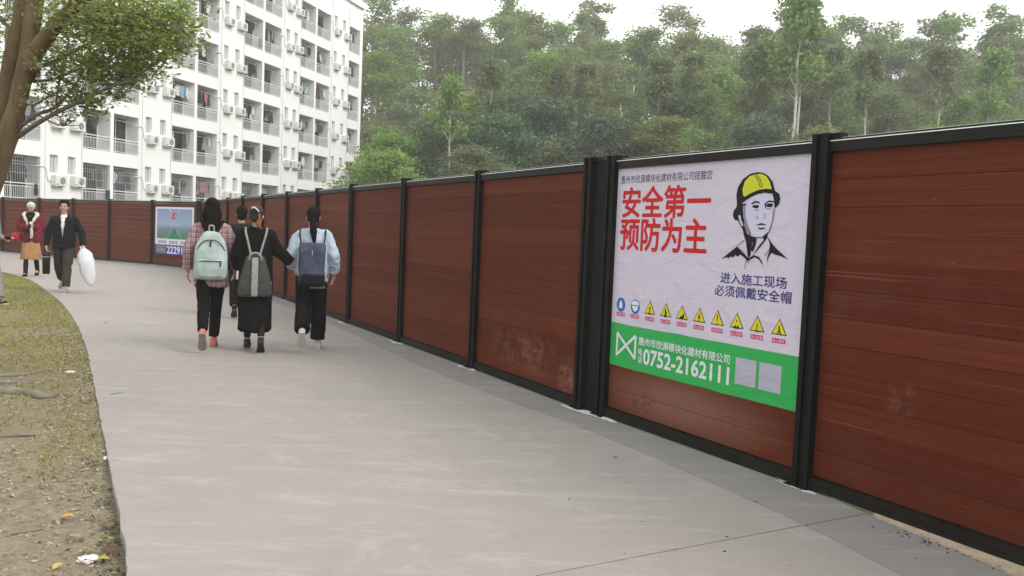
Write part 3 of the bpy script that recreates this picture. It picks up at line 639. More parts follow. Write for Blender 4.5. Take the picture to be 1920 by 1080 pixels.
# balcony railings, grilles on the lowest floor, doors
def rail_mesh(Wd):
    m = MB().box(0, Wd, .02, .08, .80, .86).box(0, Wd, .03, .07, .66, .70).box(0, Wd, .03, .07, .05, .09); n = int(Wd / .115)
    for q in range(1, n): x = Wd * q / n; m.box(x - .011, x + .011, .04, .06, .09, .66)
    return m.mesh('railing', M['tube'])
def grille_mesh(Wd):
    m = MB(); n = int(Wd / .15)
    for q in range(1, n): x = Wd * q / n; m.box(x - .012, x + .012, .09, .115, .9, OH)
    for z in (1.35, 1.8): m.box(0, Wd, .085, .09, z, z + .03)
    return m.mesh('grille', M['bar'])
cache = {}
def cached(fn, Wd): 
    k = (fn.__name__, round(Wd, 2)); 
    if k not in cache: cache[k] = fn(Wd)
    return cache[k]
for a, b, i, j in bal:
    Wd = round(b - a, 2)
    for k in range(6):
        zb = Z0 + SH * k - OH
        link('railing', cached(rail_mesh, Wd), bld, (a, 0, zb))
        if k == 0: link('grille', cached(grille_mesh, Wd), bld, (a, 0, zb))
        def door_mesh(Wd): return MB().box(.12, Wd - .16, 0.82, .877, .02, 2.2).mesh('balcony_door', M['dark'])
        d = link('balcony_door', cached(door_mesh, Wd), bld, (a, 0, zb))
        def dframe(Wd): m = MB().box(.06, .12, .81, .877, .02, 2.26).box(Wd-.16, Wd-.10, .81, .877, .02, 2.26).box(.12, Wd-.16, .81, .877, 2.2, 2.26).box(Wd*.5, Wd*.5+.05, .805, .818, .02, 2.2); return m.mesh('door_frame', M['pvc'])
        link('door_frame', cached(dframe, Wd), d)
        def pole(Wd): return MB().tube([(.0, .38, OH - .32), (Wd, .38, OH - .32)], .018, 5).mesh('clothes_pole', M['tube'])
        link('clothes_pole', cached(pole, Wd), bld, (a, 0, zb))
# air conditioners
acm = MB().box(0, .82, -.36, -.06, 0, .55).box(.1, .14, -.36, -.03, -.05, 0).box(.66, .70, -.36, -.03, -.05, 0).mesh('ac_unit', M['ac'])
fb = MB()
n = 20; fb.add([(.5 + .2 * math.cos(2*PI*k/n), -.364, .275 + .2 * math.sin(2*PI*k/n)) for k in range(n)], [tuple(range(n))]); fb.box(.04, .2, -.363, -.361, .06, .1); fan_me = fb.mesh('fan', M['fan'])
gb = MB()
for rr in (.07, .13, .19):
    gb.tube([(.5 + rr * math.cos(2*PI*k/14), -.372, .275 + rr * math.sin(2*PI*k/14)) for k in range(15)], .008, 4, False)
gb.tube([(.31, -.372, .275), (.69, -.372, .275)], .006, 4); gb.tube([(.5, -.372, .085), (.5, -.372, .465)], .006, 4); gr_me = gb.mesh('fan_guard', M['pvc'])
for i in range(6):
    a, b = W0[i], W1[i]
    for k in range(6):
        for x in (a + .62, b - .98 if b - a > 2.9 else b - .9):
            jz = random.uniform(-.06, .06); o = link('ac_unit', acm, bld, (x + random.uniform(-.05, .05), 0, Z0 + SH * k - 1.42 + jz)); link('fan', fan_me, o); link('fan_guard', gr_me, o)
        z = Z0 + SH * k
        MB().tube([(a - .35, .02, z - .5), (a + .1, -.06, z - .48), (a + .3, -.07, z - .62), (a + .34, -.07, z - 1.0), (a + .42, -.08, z - 1.2), (a + .62, -.1, z - 1.25)], .028, 5).build('coolant_pipe', M['pvc'], bld)
    for x in (a + .22, b - .1): MB().tube([(x, -.06, -.1), (x, -.06, ROOF - .5)], .022, 6).build('drain_pipe', M['pvc'], bld)

# washing on the balconies
def garment(kind):
    m = MB(); t_ = .022
    if kind == 'shirt': o_ = [(-.12,0),(.12,0),(.34,-.14),(.27,-.28),(.2,-.2),(.2,-.68),(-.2,-.68),(-.2,-.2),(-.27,-.28),(-.34,-.14)]
    elif kind == 'trousers': o_ = [(-.17,0),(.17,0),(.2,-.95),(.06,-.95),(0,-.32),(-.06,-.95),(-.2,-.95)]
    elif kind == 'towel': o_ = [(-.19,0),(.19,0),(.2,-.62),(-.18,-.6)]
    elif kind == 'jacket': o_ = [(-.14,0),(.14,0),(.3,-.12),(.34,-.6),(.24,-.6),(.22,-.28),(.23,-.76),(-.23,-.76),(-.22,-.28),(-.24,-.6),(-.34,-.6),(-.3,-.12)]
    else: o_ = [(-.08,0),(.08,0),(.1,-.1),(.24,-.85),(-.24,-.85),(-.1,-.1)]
    b = bmesh.new(); vs = [b.verts.new((x, 0, z)) for x, z in o_]; fc = b.faces.new(vs); bmesh.ops.triangulate(b, faces=[fc])
    r = bmesh.ops.extrude_face_region(b, geom=b.faces[:]); 
    for q in r['geom']:
        if isinstance(q, bmesh.types.BMVert): q.co.y += t_
    for q in b.verts: q.co.y += .03 * math.sin(q.co.x * 9) 
    me = bpy.data.meshes.new('garment'); b.normal_update(); bmesh.ops.recalc_face_normals(b, faces=b.faces); b.to_mesh(me); b.free(); return me
GCOL = {'black': (.012, .012, .014), 'charcoal': (.04, .042, .05), 'white': (.7, .7, .7), 'navy': (.03, .04, .10), 'grey': (.25, .26, .27), 'burgundy': (.20, .03, .05), 'pale blue': (.25, .42, .62), 'pink': (.62, .16, .25), 'green': (.05, .2, .13)}
GW = [36, 18, 17, 7, 12, 2, 1.8, .9, .8]; gcache = {}
ORD = ['lowest', 'second', 'third', 'fourth', 'fifth', 'top']; nb = len(bal)
CO = ['right-end', 'second from right', 'third from right', 'fourth from right', 'fifth from right', 'sixth from right', 'seventh from right', 'eighth from right', 'ninth from right', 'tenth from right', 'eleventh from right', 'twelfth from right', 'thirteenth from right']
bm4 = Matrix.Translation((BP.x, BP.y, 0)) @ Matrix.Rotation(math.atan2(BT.y, BT.x), 4, 'Z')
grnd = random.Random(5)
for ci, (a, b, i, j) in enumerate(bal):
    for k in range(6):
        used = set(); n = grnd.choice([4, 5, 6, 6, 7, 8])
        for q in range(n):
            fr_ = (q + .5) / n; x = a + (b - a) * (.05 + .9 * fr_) + grnd.uniform(-.06, .06); z = Z0 + SH * k - .33; kind = grnd.choice(['shirt', 'trousers', 'towel', 'jacket', 'dress', 'shirt', 'trousers']); c = grnd.choices(list(GCOL), GW)[0]
            low = grnd.random() < .12 and q == n - 1
            if low: z = Z0 + SH * k - OH + .85; kind = 'towel'
            if (kind, c) in used: continue
            used.add((kind, c)); p = bm4 @ Vector((x, -.03 if low else grnd.uniform(.3, .6), z)); pp = proj(p)
            if pp is None or not (-15 < pp[0] < 700 and -40 < pp[1] < 400): continue
            if (kind, c) not in gcache:
                me = garment(kind); me.materials.append(nmat('cloth_' + c.replace(' ', '_') + '_' + kind, GCOL[c], tuple(v * .75 for v in GCOL[c]), 6, .9, 0)); gcache[kind, c] = me
            o = link(kind if kind != 'shirt' else 'hanging_shirt', gcache[kind, c], None, p, math.atan2(BT.y, BT.x) + grnd.uniform(-.35, .35))
            if ci == nb - 1: where = 'right-end'
            else: where = CO[nb - 1 - ci]
            tag(o, f"{c} {kind} {'over the railing' if low else 'hung up'} on the {ORD[k]} floor balcony, {where} column", 'laundry', 'clothes drying on the dormitory balconies')

# ------------------------------------------------------------------ hillside trees
def bark(name, c1, c2): return nmat(name, c1, c2, 14, .9, .5, .02, (1, 1, .25), 'Object')
M['bark_pale'] = bark('pale_bark', (.62, .60, .54), (.42, .40, .34)); M['bark_mid'] = bark('mid_grey_bark', (.30, .28, .22), (.2, .18, .14)); M['bark_grey'] = bark('grey_bark', (.16, .14, .11), (.09, .075, .06))
LEAF = {'olive': leafmat('olive_leaves', [(.145, .205, .055), (.205, .29, .08), (.28, .375, .12), (.105, .155, .045)]),
        'dark': leafmat('dark_leaves', [(.075, .13, .045), (.115, .19, .06), (.175, .26, .085), (.05, .085, .03)]),
        'teal': leafmat('blue_green_leaves', [(.07, .12, .065), (.10, .165, .085), (.155, .22, .11), (.05, .085, .05)]),
        'lime': leafmat('yellow_green_leaves', [(.14, .18, .035), (.20, .25, .05), (.26, .30, .08), (.10, .14, .03)]),
        'dry': leafmat('grey_olive_leaves', [(.15, .175, .075), (.20, .225, .10), (.28, .30, .145), (.11, .13, .06)])}
def crown_pts(clumps, n):
    vol = np.array([c[3] * c[4] * c[5] * c[6] for c in clumps]); pick = rng.choice(len(clumps), n, p=vol / vol.sum()); C = np.array([c[:3] for c in clumps])[pick]; Rr = np.array([c[3:6] for c in clumps])[pick]
    d = rvec(n); r = rng.random(n) ** .45; k = rng.random(n) < .3; r = np.where(k, np.clip(np.abs(rng.normal(size=n)), 0, 1.8) * .5 + .6, r); return C + d * Rr * r[:, None], d
def tree_kind(kind, seed):
    rs = random.Random(seed); cl = []; tr = MB(); trunk = []
    if kind == 'euca':                         # bare pole with ragged tufts high up; unit height
        top = 1.0; x = y = 0; path_ = [(0,0,-.05)]
        for q in range(1, 8): x += rs.uniform(-.012, .012); y += rs.uniform(-.012, .012); path_.append((x, y, q / 8 * .93))
        tr.tube(path_, [.0145 - .0013 * q for q in range(8)], 6)
        for q in range(36):
            h = rs.uniform(.42, 1.0); a = rs.uniform(0, 2 * PI); rr = rs.uniform(.03, .17) * (1.15 - h * .6); c = (math.cos(a) * rr + x * h, math.sin(a) * rr + y * h, h)
            s = rs.uniform(.028, .065); cl.append((*c, s, s, s * rs.uniform(.7, 1.3), 1)); tr.tube([(x * h, y * h, h - .09), c], [.004, .0015], 4)
        n, ls = 4200, .0085
    elif kind == 'pole':                       # long clean stem, small high crown
        x = y = 0; path_ = [(0,0,-.05)]
        for q in range(1, 8): x += rs.uniform(-.008, .008); y += rs.uniform(-.008, .008); path_.append((x, y, q / 8 * .96))
        tr.tube(path_, [.0085 - .0007 * q for q in range(8)], 6)
        for q in range(22):
            h = rs.uniform(.66, 1.0); a = rs.uniform(0, 2 * PI); rr = rs.uniform(.02, .13) * (1.5 - h); c = (math.cos(a) * rr + x, math.sin(a) * rr + y, h)
            s = rs.uniform(.03, .06); cl.append((*c, s, s, s, 1)); tr.tube([(x * h, y * h, h - .09), c], [.004, .0015], 4)
        n, ls = 3000, .0085
    elif kind == 'round':
        tr.tube([(0,0,-.05),(rs.uniform(-.03,.03),0,.3),(rs.uniform(-.05,.05),.02,.6)], [.026,.02,.01], 6)
        for q in range(46):
            a = rs.uniform(0, 2 * PI); ph = rs.uniform(-.7, 1.45); rr = .27 * rs.uniform(.5, 1.15); c = (math.cos(a) * math.cos(ph) * rr, math.sin(a) * math.cos(ph) * rr, .60 + math.sin(ph) * .36)
            s = rs.uniform(.05, .12); cl.append((*c, s * 1.1, s * 1.1, s * .75, 1))
            if q % 4 == 0: tr.tube([(0, 0, .35), c], [.009, .003], 4)
        cl.append((0, 0, .55, .22, .22, .32, .7)); n, ls = 9500, .0098
    elif kind == 'airy':
        lean = rs.uniform(-.05, .05); tr.tube([(0,0,-.05),(lean*.4,0,.35),(lean,.01,.7),(lean*1.2,0,.92)], [.017,.014,.009,.004], 6)
        for q in range(40):
            h = rs.uniform(.25, .97); a = rs.uniform(0, 2 * PI); rr = rs.uniform(.05, .30) * math.sqrt(max(.1, 1.05 - h)); c = (math.cos(a) * rr + lean * h, math.sin(a) * rr, h); s = rs.uniform(.05, .10); cl.append((*c, s * 1.2, s * 1.2, s * .6, 1))
            tr.tube([(lean * h, 0, h - .13), c], [.006, .002], 4)
        n, ls = 7000, .0085
    else:                                      # bush
        tr.tube([(0,0,-.05),(.02,0,.3),(.05,0,.6)], [.03,.02,.01], 5)
        for q in range(22):
            a = rs.uniform(0, 2 * PI); rr = rs.uniform(.1, .5); h = rs.uniform(.15, .85) * (1.15 - rr); s = rs.uniform(.11, .19); cl.append((math.cos(a) * rr, math.sin(a) * rr, h, s, s, s * .85, 1))
        n, ls = 9000, .0165
    P, d = crown_pts(cl, n); a = rvec(n); b = np.cross(a, rvec(n)); b /= np.linalg.norm(b, axis=1, keepdims=True); sz = ls * rng.uniform(.6, 1.45, (n, 1))
    return tr, (P, a * sz * 1.25, b * sz * .8)
VAR = {}
for kind, cols, nv in (('euca', ['olive', 'dry'], 3), ('pole', ['olive', 'dry'], 3), ('round', ['dark', 'teal', 'olive'], 3), ('airy', ['lime', 'olive'], 3), ('bush', ['lime', 'dry', 'teal'], 2)):
    for q in range(nv):
        tr, geo = tree_kind(kind, 100 * len(kind) + q); tm = tr.mesh('trunk', M['bark_pale'] if kind in ('euca', 'pole') else M['bark_mid'] if kind == 'airy' else M['bark_grey'], True)
        for c in cols: cm = quads('crown', *geo, LEAF[c], parent=False); VAR.setdefault((kind, c), []).append((tm, cm))
NMX = {'pole': 'pole_stemmed_tree', 'euca': 'tall_slim_tree', 'round': 'broadleaf_tree', 'airy': 'airy_tree', 'bush': 'leafy_bush'}
DESC = {('pole','olive'): 'bare-stemmed pole tree with a small high olive crown', ('pole','dry'): 'bare-stemmed pole tree with a small greyish crown', ('euca','olive'): 'tall slim tree with bare pale pole and olive tufts', ('euca','dry'): 'tall slim tree with thin greyish tufts', ('round','dark'): 'dense dark green broadleaf tree', ('round','teal'): 'dense blue-green broadleaf tree',
        ('round','olive'): 'rounded olive green tree', ('airy','lime'): 'open yellow-green tree with pale trunk', ('airy','olive'): 'open olive tree with pale trunk', ('bush','lime'): 'low yellow-green bush', ('bush','dry'): 'low grey-olive bush', ('bush','teal'): 'low blue-green bush'}
trs = []
tr_rnd = random.Random(21)
def put_tree(kind, c, px, Y, H, wide=1.0):
    X = seen(px, 450, Y).x; v = tr_rnd.choice(VAR[kind, c])
    trs.append([px, Y, H, kind, c, v, X, wide])
K1 = [('euca','olive'), ('euca','dry')]
rows = [(46, 3.4, 3.6, 6.2, [('bush','dry'),('bush','teal'),('bush','lime'),('round','olive'),('bush','teal')], 735), (56, 3.6, 6.0, 8.0, [('round','dark'),('round','teal'),('bush','dry'),('round','olive'),('airy','lime'),('airy','olive')], 728),
        (66, 3.9, 7.0, 9.2, [('round','teal'),('round','dark'),('airy','lime'),('airy','olive'),('round','olive'),('euca','olive')], 722), (78, 3.9, 8.0, 10.4, [('round','olive'),('airy','olive'),('round','dark'),('airy','lime'),('airy','olive'), ('euca','olive'), ('euca','dry')], 716),
        (91, 3.8, 8.8, 11.4, [('round','olive'),('airy','olive'),('round','teal'),('airy','lime'),('airy','olive')], 640), (105, 4.0, 9.8, 13.2, [('airy','olive'),('round','olive'),('airy','lime'),('euca','olive')], 630), (118, 5.2, 11.5, 16.5, K1 + [('airy','olive'),('airy','lime')], 620)]
for Y, spc, h0, h1, kinds, pxs in rows:
    x = seen(pxs, 450, Y).x; xe = seen(2120, 450, Y).x
    while x < xe:
        yy = Y + tr_rnd.uniform(-3.5, 3.5); px = 960 + (x / yy) * F; k, c = tr_rnd.choice(kinds)
        put_tree(k, c, px, yy, tr_rnd.uniform(h0, h1) * (1 if k != 'bush' else .85)); x += spc * tr_rnd.uniform(.75, 1.25)
# trees that stand out in the picture
for a in [('airy','lime',835,62,8.5), ('euca','olive',1470,84,15.5), ('euca','olive',1482,85,14.5), ('euca','dry',1420,88,12), ('euca','olive',1405,88,12.5), ('euca','olive',940,112,16.5), ('euca','dry',1095,110,16), ('round','teal',1010,60,8.2), ('airy','olive',1010,74,9.5),
          ('euca','dry',1250,108,15.5), ('euca','olive',1560,110,15), ('euca','dry',1600,104,14), ('euca','olive',1770,104,15), ('euca','dry',1720,108,15.5), ('euca','olive',1850,104,16), ('bush','lime',775,44,2.9), ('round','olive',1330,72,9.5), ('airy','olive',1560,70,9.6), ('bush','dry',1690,46,5.0), ('pole','olive',835,52,9.6), ('pole','olive',1470,57,16), ('pole','dry',1481,59,15), ('pole','olive',1418,62,13), ('pole','dry',1405,62,12.4), ('pole','olive',1218,64,11.6), ('pole','dry',1028,60,10.4), ('pole','olive',1612,63,12.5), ('pole','dry',1290,66,12), ('pole','olive',905,62,10.5), ('pole','dry',1740,62,13), ('pole','olive',1545,66,13), ('pole','dry',1090,64,11), ('pole','olive',1840,64,13), ('round','olive',716,90,11), ('airy','lime',702,97,12), ('round','dark',748,85,10.5), ('airy','olive',730,100,12), ('round','teal',790,88,10), ('euca','olive',690,112,16)]: put_tree(*a)
def zone(px):
    if px < 700: return 'behind the dormitory end wall'
    if px < 763: return 'next to the dormitory end wall'
    if px < 905: return 'above the second board bay before the safety poster'
    if px < 1110: return 'above the last board bay before the safety poster'
    if px < 1320: return 'above the poster headline'
    if px < 1530: return 'above the helmeted worker'
    if px < 1730: return 'just right of the poster'
    return 'at far right'
def level(Y): return 'at the foot of the slope' if Y < 52 else 'on the lower slope' if Y < 72 else 'on the upper slope' if Y < 100 else 'on the ridge'
from collections import defaultdict
gp_ = defaultdict(list)
for t_ in trs: gp_[(t_[3], t_[4], level(t_[1]), zone(t_[0]))].append(t_)
for key, lst in gp_.items():
    lst.sort(key=lambda q: q[0])
    for i, (px, Y, H, kind, c, (tm, cm), X, wide) in enumerate(lst):
        lab = f"{DESC[kind, c]} {key[2]}, {key[3]}"
        if len(lst) > 1: lab = ['leftmost ', 'second ', 'third ', 'fourth ', 'fifth ', 'sixth ', 'seventh ', 'eighth ', 'ninth '][min(i, 8)] + lab
        for long_, short in ((' with bare pale pole and olive tufts', ' with olive tufts'), (' with thin greyish tufts', ' with greyish tufts'), (' with pale trunk', ''), (' with a small high olive crown', ' with olive crown'), (' with a small greyish crown', ' with greyish crown'), (' green broadleaf', ' green'), (' tree behind', ' behind'), (' tree with', ' with'), (' before the safety poster', ' before the poster'), (' board bay', ' bay')):
            if len(lab.split()) > 16: lab = lab.replace(long_, short)
        while len(lab.split()) > 16 and ' the ' in lab: lab = lab.replace(' the ', ' ', 1)
        z = hill_z(X, Y); o = empty(NMX[kind], (X, Y, z), tr_rnd.uniform(0, 6.28), label=lab, cat='tree' if kind != 'bush' else 'bush', group='trees and bushes on the wooded hillside')
        wf = tr_rnd.uniform(1.12, 1.5) * (1.0 if kind != 'bush' else 1.15); wf = 1.0 if kind == 'pole' else wf; o.scale = (H * wf, H * wf, H)
        link('trunk', tm, o); link('crown', cm, o)
# undergrowth over the slope
n = 26000; ux = rng.uniform(0, 1, n); uy = 43 + 80 * rng.random(n); px = 600 + 1500 * ux; X = (px - 960) / F * uy
hz = np.array([hill_z(a, b) for a, b in zip(X, uy)]); keep = hz > -.11; hz += rng.random(n) ** 1.5 * (1.2 + 1.6 * rng.random(n))
C = np.stack([X, uy, hz], 1)[keep]; n = len(C); a = rvec(n); b = np.cross(a, rvec(n)); b /= np.linalg.norm(b, axis=1, keepdims=True); sz = rng.uniform(.12, .34, (n, 1))
tag(quads('undergrowth', C, a * sz, b * sz * .7, LEAF['dark']), kind='stuff', label='tangled dark undergrowth covering the hillside between the trees', cat='undergrowth')
# ------------------------------------------------------------------ thin haze over the whole place
hz_ = MB().box(-140, 190, -20, 175, -1.3, 46).build('haze', None); tag(hz_, kind='stuff', label='thin pale haze hanging over the hillside', cat='haze')
hm = bpy.data.materials.new('haze_air'); hm.use_nodes = True; hm.node_tree.nodes.clear(); ho = hm.node_tree.nodes.new('ShaderNodeOutputMaterial'); hv = hm.node_tree.nodes.new('ShaderNodeVolumePrincipled')
hv.inputs['Color'].default_value = (.96, .97, .96, 1); hv.inputs['Density'].default_value = HAZE; hv.inputs['Anisotropy'].default_value = .2; hm.node_tree.links.new(hv.outputs[0], ho.inputs['Volume']); hz_.data.materials.append(hm)
# ------------------------------------------------------------------ tree on the left verge
TY = 7.3
M['bark_near'] = nmat('smooth_brown_bark', (.095, .064, .033), (.20, .145, .08), 5, .85, .5, .01, (1, 1, .18), 'World', fine=60, lo=.3, hi=.7)
M['cutwood'] = mat('pruned_wood', (.55, .45, .28), .8)
M['leaf_near'] = leafmat('small_bright_leaves', [(.13, .25, .022), (.24, .42, .03), (.44, .60, .055), (.12, .20, .022)], .5, .66)
tree = empty('shade_tree', (-5.35, 7.4, 0), label='leaning brown-barked tree with fused stems and bright leaves on the left verge', cat='tree')
def rel(p): return Vector(p) - Vector((-5.35, 7.4, 0))
def sp3(px, py, Y): return rel(seen(px, py, Y))
def curve3(P, n=5):
    P = [Vector(p) for p in P]; out = []
    for i in range(len(P) - 1):
        p0, p1, p2, p3 = P[max(i-1,0)], P[i], P[i+1], P[min(i+2, len(P)-1)]
        for k in range(n):
            t_ = k / n; out.append(.5 * ((2*p1) + (p2-p0)*t_ + (2*p0-5*p1+4*p2-p3)*t_*t_ + (3*p1-p0-3*p2+p3)*t_**3))
    return out + [P[-1]]
def limb(mb, P, R_, seg=12, tri=.0, n=5):
    Q = curve3(P, n); rr = np.interp(np.linspace(0, 1, len(Q)), np.linspace(0, 1, len(R_)), R_); mb.tube(Q, list(rr), seg, True, tri)
tk = MB()
limb(tk, [rel((-5.5, 7.45, -.15)), sp3(-120, 560, 7.35), sp3(-65, 400, 7.3), sp3(-22, 300, 7.3), sp3(8, 200, 7.25), sp3(27, 100, 7.2), sp3(46, 0, 7.15), sp3(60, -160, 7.1), sp3(60, -420, 7.0)], [.22, .15, .115, .092, .078, .07, .062, .05, .035])
limb(tk, [rel((-5.2, 7.3, -.15)), sp3(-90, 560, 7.25), sp3(-40, 400, 7.15), sp3(-2, 300, 7.1), sp3(32, 200, 7.1), sp3(50, 110, 7.1), sp3(66, 10, 7.1), sp3(95, -130, 7.05), sp3(150, -350, 7.0)], [.19, .13, .10, .085, .065, .062, .058, .05, .035])
limb(tk, [rel((-5.6, 7.2, -.15)), sp3(-160, 500, 7.0), sp3(-90, 360, 7.1), sp3(-45, 300, 7.15), sp3(-30, 180, 7.3), sp3(-50, 20, 7.4), sp3(-90, -150, 7.6)], [.2, .13, .09, .075, .06, .05, .04])
limb(tk, [sp3(50, 150, 7.15), sp3(68, 98, 7.05), sp3(100, 52, 6.95), sp3(135, 15, 6.85), sp3(190, -40, 6.7), sp3(280, -110, 6.5)], [.055, .06, .056, .052, .045, .02])
for a in range(6):
    th = a * 1.05 + .3; limb(tk, [rel((-5.4, 7.35, .22)), rel((-5.4 + .4*math.cos(th), 7.35 + .4*math.sin(th), .02)), rel((-5.4 + .95*math.cos(th), 7.35 + .95*math.sin(th), -.08))], [.1, .07, .02], 8)
for (x, y, x2, y2, r_) in ((50, 128, 71, 124, .045), (40, 192, 51, 192, .03)):
    tk.cap(sp3(x, y, 7.1), sp3(x2, y2, 7.0), r_, r_ * .8, 10, False, True)
fuse(tk, 'trunk', M['bark_near'], tree, .017, 2, .010, 5, (1, 1, .35))
for (x, y, r_) in ((71.5, 124, .03), (51.5, 192, .02)):
    a, b = sp3(x, y, 7.02), sp3(x + 4, y - 1, 7.0); MB().cap(a, b, r_, r_ * .9, 10, True, True).build('pruned_stub_face', M['cutwood'], tree)
br = MB()
BR = [([(18,268,7.2),(60,238,7.0),(100,214,6.9),(150,190,6.8),(200,166,6.7),(250,150,6.6)], .022), ([(35,240,7.1),(70,215,7.0),(105,200,7.1),(140,160,7.2),(165,120,7.3)], .016), ([(60,200,7.0),(95,180,6.9),(130,182,6.9),(180,170,6.8)], .009),
      ([(48,130,7.0),(95,118,7.2),(150,90,7.4),(210,60,7.5),(280,40,7.6)], .018), ([(100,52,6.9),(160,40,6.8),(230,45,6.7),(310,60,6.6)], .018), ([(105,200,7.1),(112,150,7.2),(128,90,7.3),(125,60,7.4)], .010), ([(135,15,6.85),(200,20,6.6),(270,30,6.3),(345,60,6.1)], .016),
      ([(70,215,7.0),(120,235,7.1),(160,205,7.2)], .007), ([(35,150,7.2),(95,150,7.3),(150,130,7.4),(220,125,7.5)], .012), ([(200,166,6.7),(260,140,6.6),(320,95,6.5)], .009), ([(20,60,7.2),(5,40,7.4),(-60,0,7.6)], .02), ([(25,130,7.2),(10,150,7.3),(-40,150,7.6)], .015)]
for P, r_ in BR: limb(br, [sp3(*p) for p in P], [r_, r_ * .8, r_ * .35], 6)
for q in range(150):
    P, r_ = random.choice(BR); i = random.randrange(1, len(P)); a = P[i]; L_ = random.uniform(20, 60); th = random.uniform(-2.6, .6); b = (a[0] + L_ * math.cos(th), a[1] + L_ * math.sin(th) * .7, a[2] + random.uniform(-.4, .4)); m_ = ((a[0]+b[0])/2 + random.uniform(-6,6), (a[1]+b[1])/2 + random.uniform(-6,6), (a[2]+b[2])/2)
    limb(br, [sp3(*a), sp3(*m_), sp3(*b)], [.005, .003, .0015], 4, 0, 3)
br.build('branches', nmat('grey_twig_bark', (.10, .08, .06), (.17, .145, .115), 20, .85, .3, .004), tree, True)
# leaf sprays: (px, py, depth, radius m, weight)
CL = [(100,15,7.2,.35,1.2),(160,10,7.0,.42,2.2),(225,20,6.8,.42,2.6),(290,30,6.6,.40,2.6),(335,60,6.4,.28,1.7),(345,20,6.4,.3,1.6),(190,60,6.9,.38,2.2),(250,75,6.8,.38,2.3),(305,85,6.6,.28,1.5),(140,50,7.2,.3,1.0),(170,105,7.1,.32,1.5),(225,115,6.9,.32,1.7),(275,118,6.8,.24,1.0),
      (140,140,7.1,.28,1.1),(190,150,7.0,.27,1.2),(240,150,6.9,.2,.55),(110,165,7.2,.22,.6),(80,120,7.2,.2,.3),(95,190,7.0,.16,.3),(168,192,6.9,.15,.7),(150,185,6.9,.12,.4),(262,150,6.8,.18,.35),(60,60,7.4,.25,.5),(20,40,7.7,.3,.6),(0,90,7.8,.28,.5),(-40,60,7.7,.4,1.2),(5,15,7.6,.3,.7),
      (355,85,6.3,.16,.5),(300,130,6.7,.14,.25),(320,40,6.9,.35,1.4),(105,95,7.4,.2,.4),(210,175,6.8,.15,.3),(120,210,7.0,.1,.12)]
OUT = [(-5.0,7.0,4.6,1.2,5),(-4.0,6.6,4.9,1.1,5),(-3.2,6.2,4.5,.9,4),(-5.8,6.2,4.6,1.2,5),(-6.4,7.6,4.3,1.2,5),(-4.6,8.2,4.7,1.2,5),(-5.2,5.2,4.4,1.0,4),(-3.4,7.6,4.6,.9,4),(-4.6,7.0,5.5,1.3,5),(-6.9,6.6,3.6,.9,3),(-7.0,8.2,3.4,.9,3)]
pc, pr, pw = [], [], []
for x, y, Y_, r_, w_ in CL:
    if x > 200: x -= (x - 200) * .24
    p = sp3(x, y, Y_); pc.append(p[:]); pr.append((r_, r_ * 1.3, r_ * .72)); pw.append(w_)
for x, y, z, r_, w_ in OUT:
    p = rel((x, y, z)); pc.append(p[:]); pr.append((r_, r_, r_ * .5)); pw.append(w_ * 1.1)
pw = np.array(pw); n = 30000; pick = rng.choice(len(pc), n // 6, p=pw / pw.sum()); d = rvec(n // 6); c0 = np.array(pc)[pick] + d * np.array(pr)[pick] * (rng.random((n // 6, 1)) ** .5)
c = np.repeat(c0, 6, 0) + rng.normal(size=(n // 6 * 6, 3)) * [.05, .05, .025]; n = len(c)
nrm = rvec(n) * .6 + [0, 0, .9]; nrm /= np.linalg.norm(nrm, axis=1, keepdims=True); u = np.cross(nrm, rvec(n)); u /= np.linalg.norm(u, axis=1, keepdims=True); v_ = np.cross(nrm, u); sz = rng.uniform(.020, .036, (n, 1))
quads('leaves', c, u * sz, v_ * sz * .42, M['leaf_near'], tree)

# ------------------------------------------------------------------ verge: grass, litter, roots, odd things
vr = random.Random(3)
def verge_pts(n, y0, y1, dens=None, dmax=9, seed=1):
    r = np.random.default_rng(seed); m = n * 40; P = np.stack([-.9 - r.random(m) * 13, y0 + (y1 - y0) * r.random(m)], 1)
    Q = (np.concatenate([P, np.full((m, 1), -CH)], 1)) @ np.array(CAMR); px = 960 + F * Q[:, 0] / -Q[:, 2]; py = 540 - F * Q[:, 1] / -Q[:, 2]
    P = P[(px > -60) & (py < 1130)]; D = edge_dist_np(P); P = P[D > .015]; D = D[D > .015]; out = []
    for (x, y), d in zip(P, D):
        if len(out) >= n: break
        if dens and r.random() > dens(x, y, d): continue
        out.append((x, y, soil_z(x, y)))
    return np.array(out)
def gdens(x, y, d):
    q = mn.noise(Vector((x * .9, y * .9, 2))) + .5 * mn.noise(Vector((x * 4, y * 4, 9))); base = .08 + .42 * sstep((y - 6) / 8)
    return max(.015, min(1, base + q * .9))
G = verge_pts(17000, 2.2, 21, gdens, seed=4); n = len(G)
hgt = rng.uniform(.012, .034, n); a = rng.random(n) * 2 * PI; lean = rng.normal(size=(n, 2)) * .014; wd = .0035 + .0035 * np.clip(G[:, 1] / 8, 0, 2)
P = np.zeros((n, 3, 3)); ux_ = np.stack([np.cos(a), np.sin(a), np.zeros(n)], 1) * wd[:, None]
P[:, 0] = G - ux_; P[:, 1] = G + ux_; P[:, 2] = G + np.concatenate([lean, hgt[:, None]], 1); P[:, :2, 2] -= .006
me = bpy.data.meshes.new('grass'); me.vertices.add(n * 3); me.vertices.foreach_set('co', P.reshape(-1).astype(np.float32)); me.loops.add(n * 3); me.loops.foreach_set('vertex_index', np.arange(n * 3, dtype=np.int32))
me.polygons.add(n); me.polygons.foreach_set('loop_start', np.arange(0, n * 3, 3, dtype=np.int32)); me.polygons.foreach_set('loop_total', np.full(n, 3, dtype=np.int32))
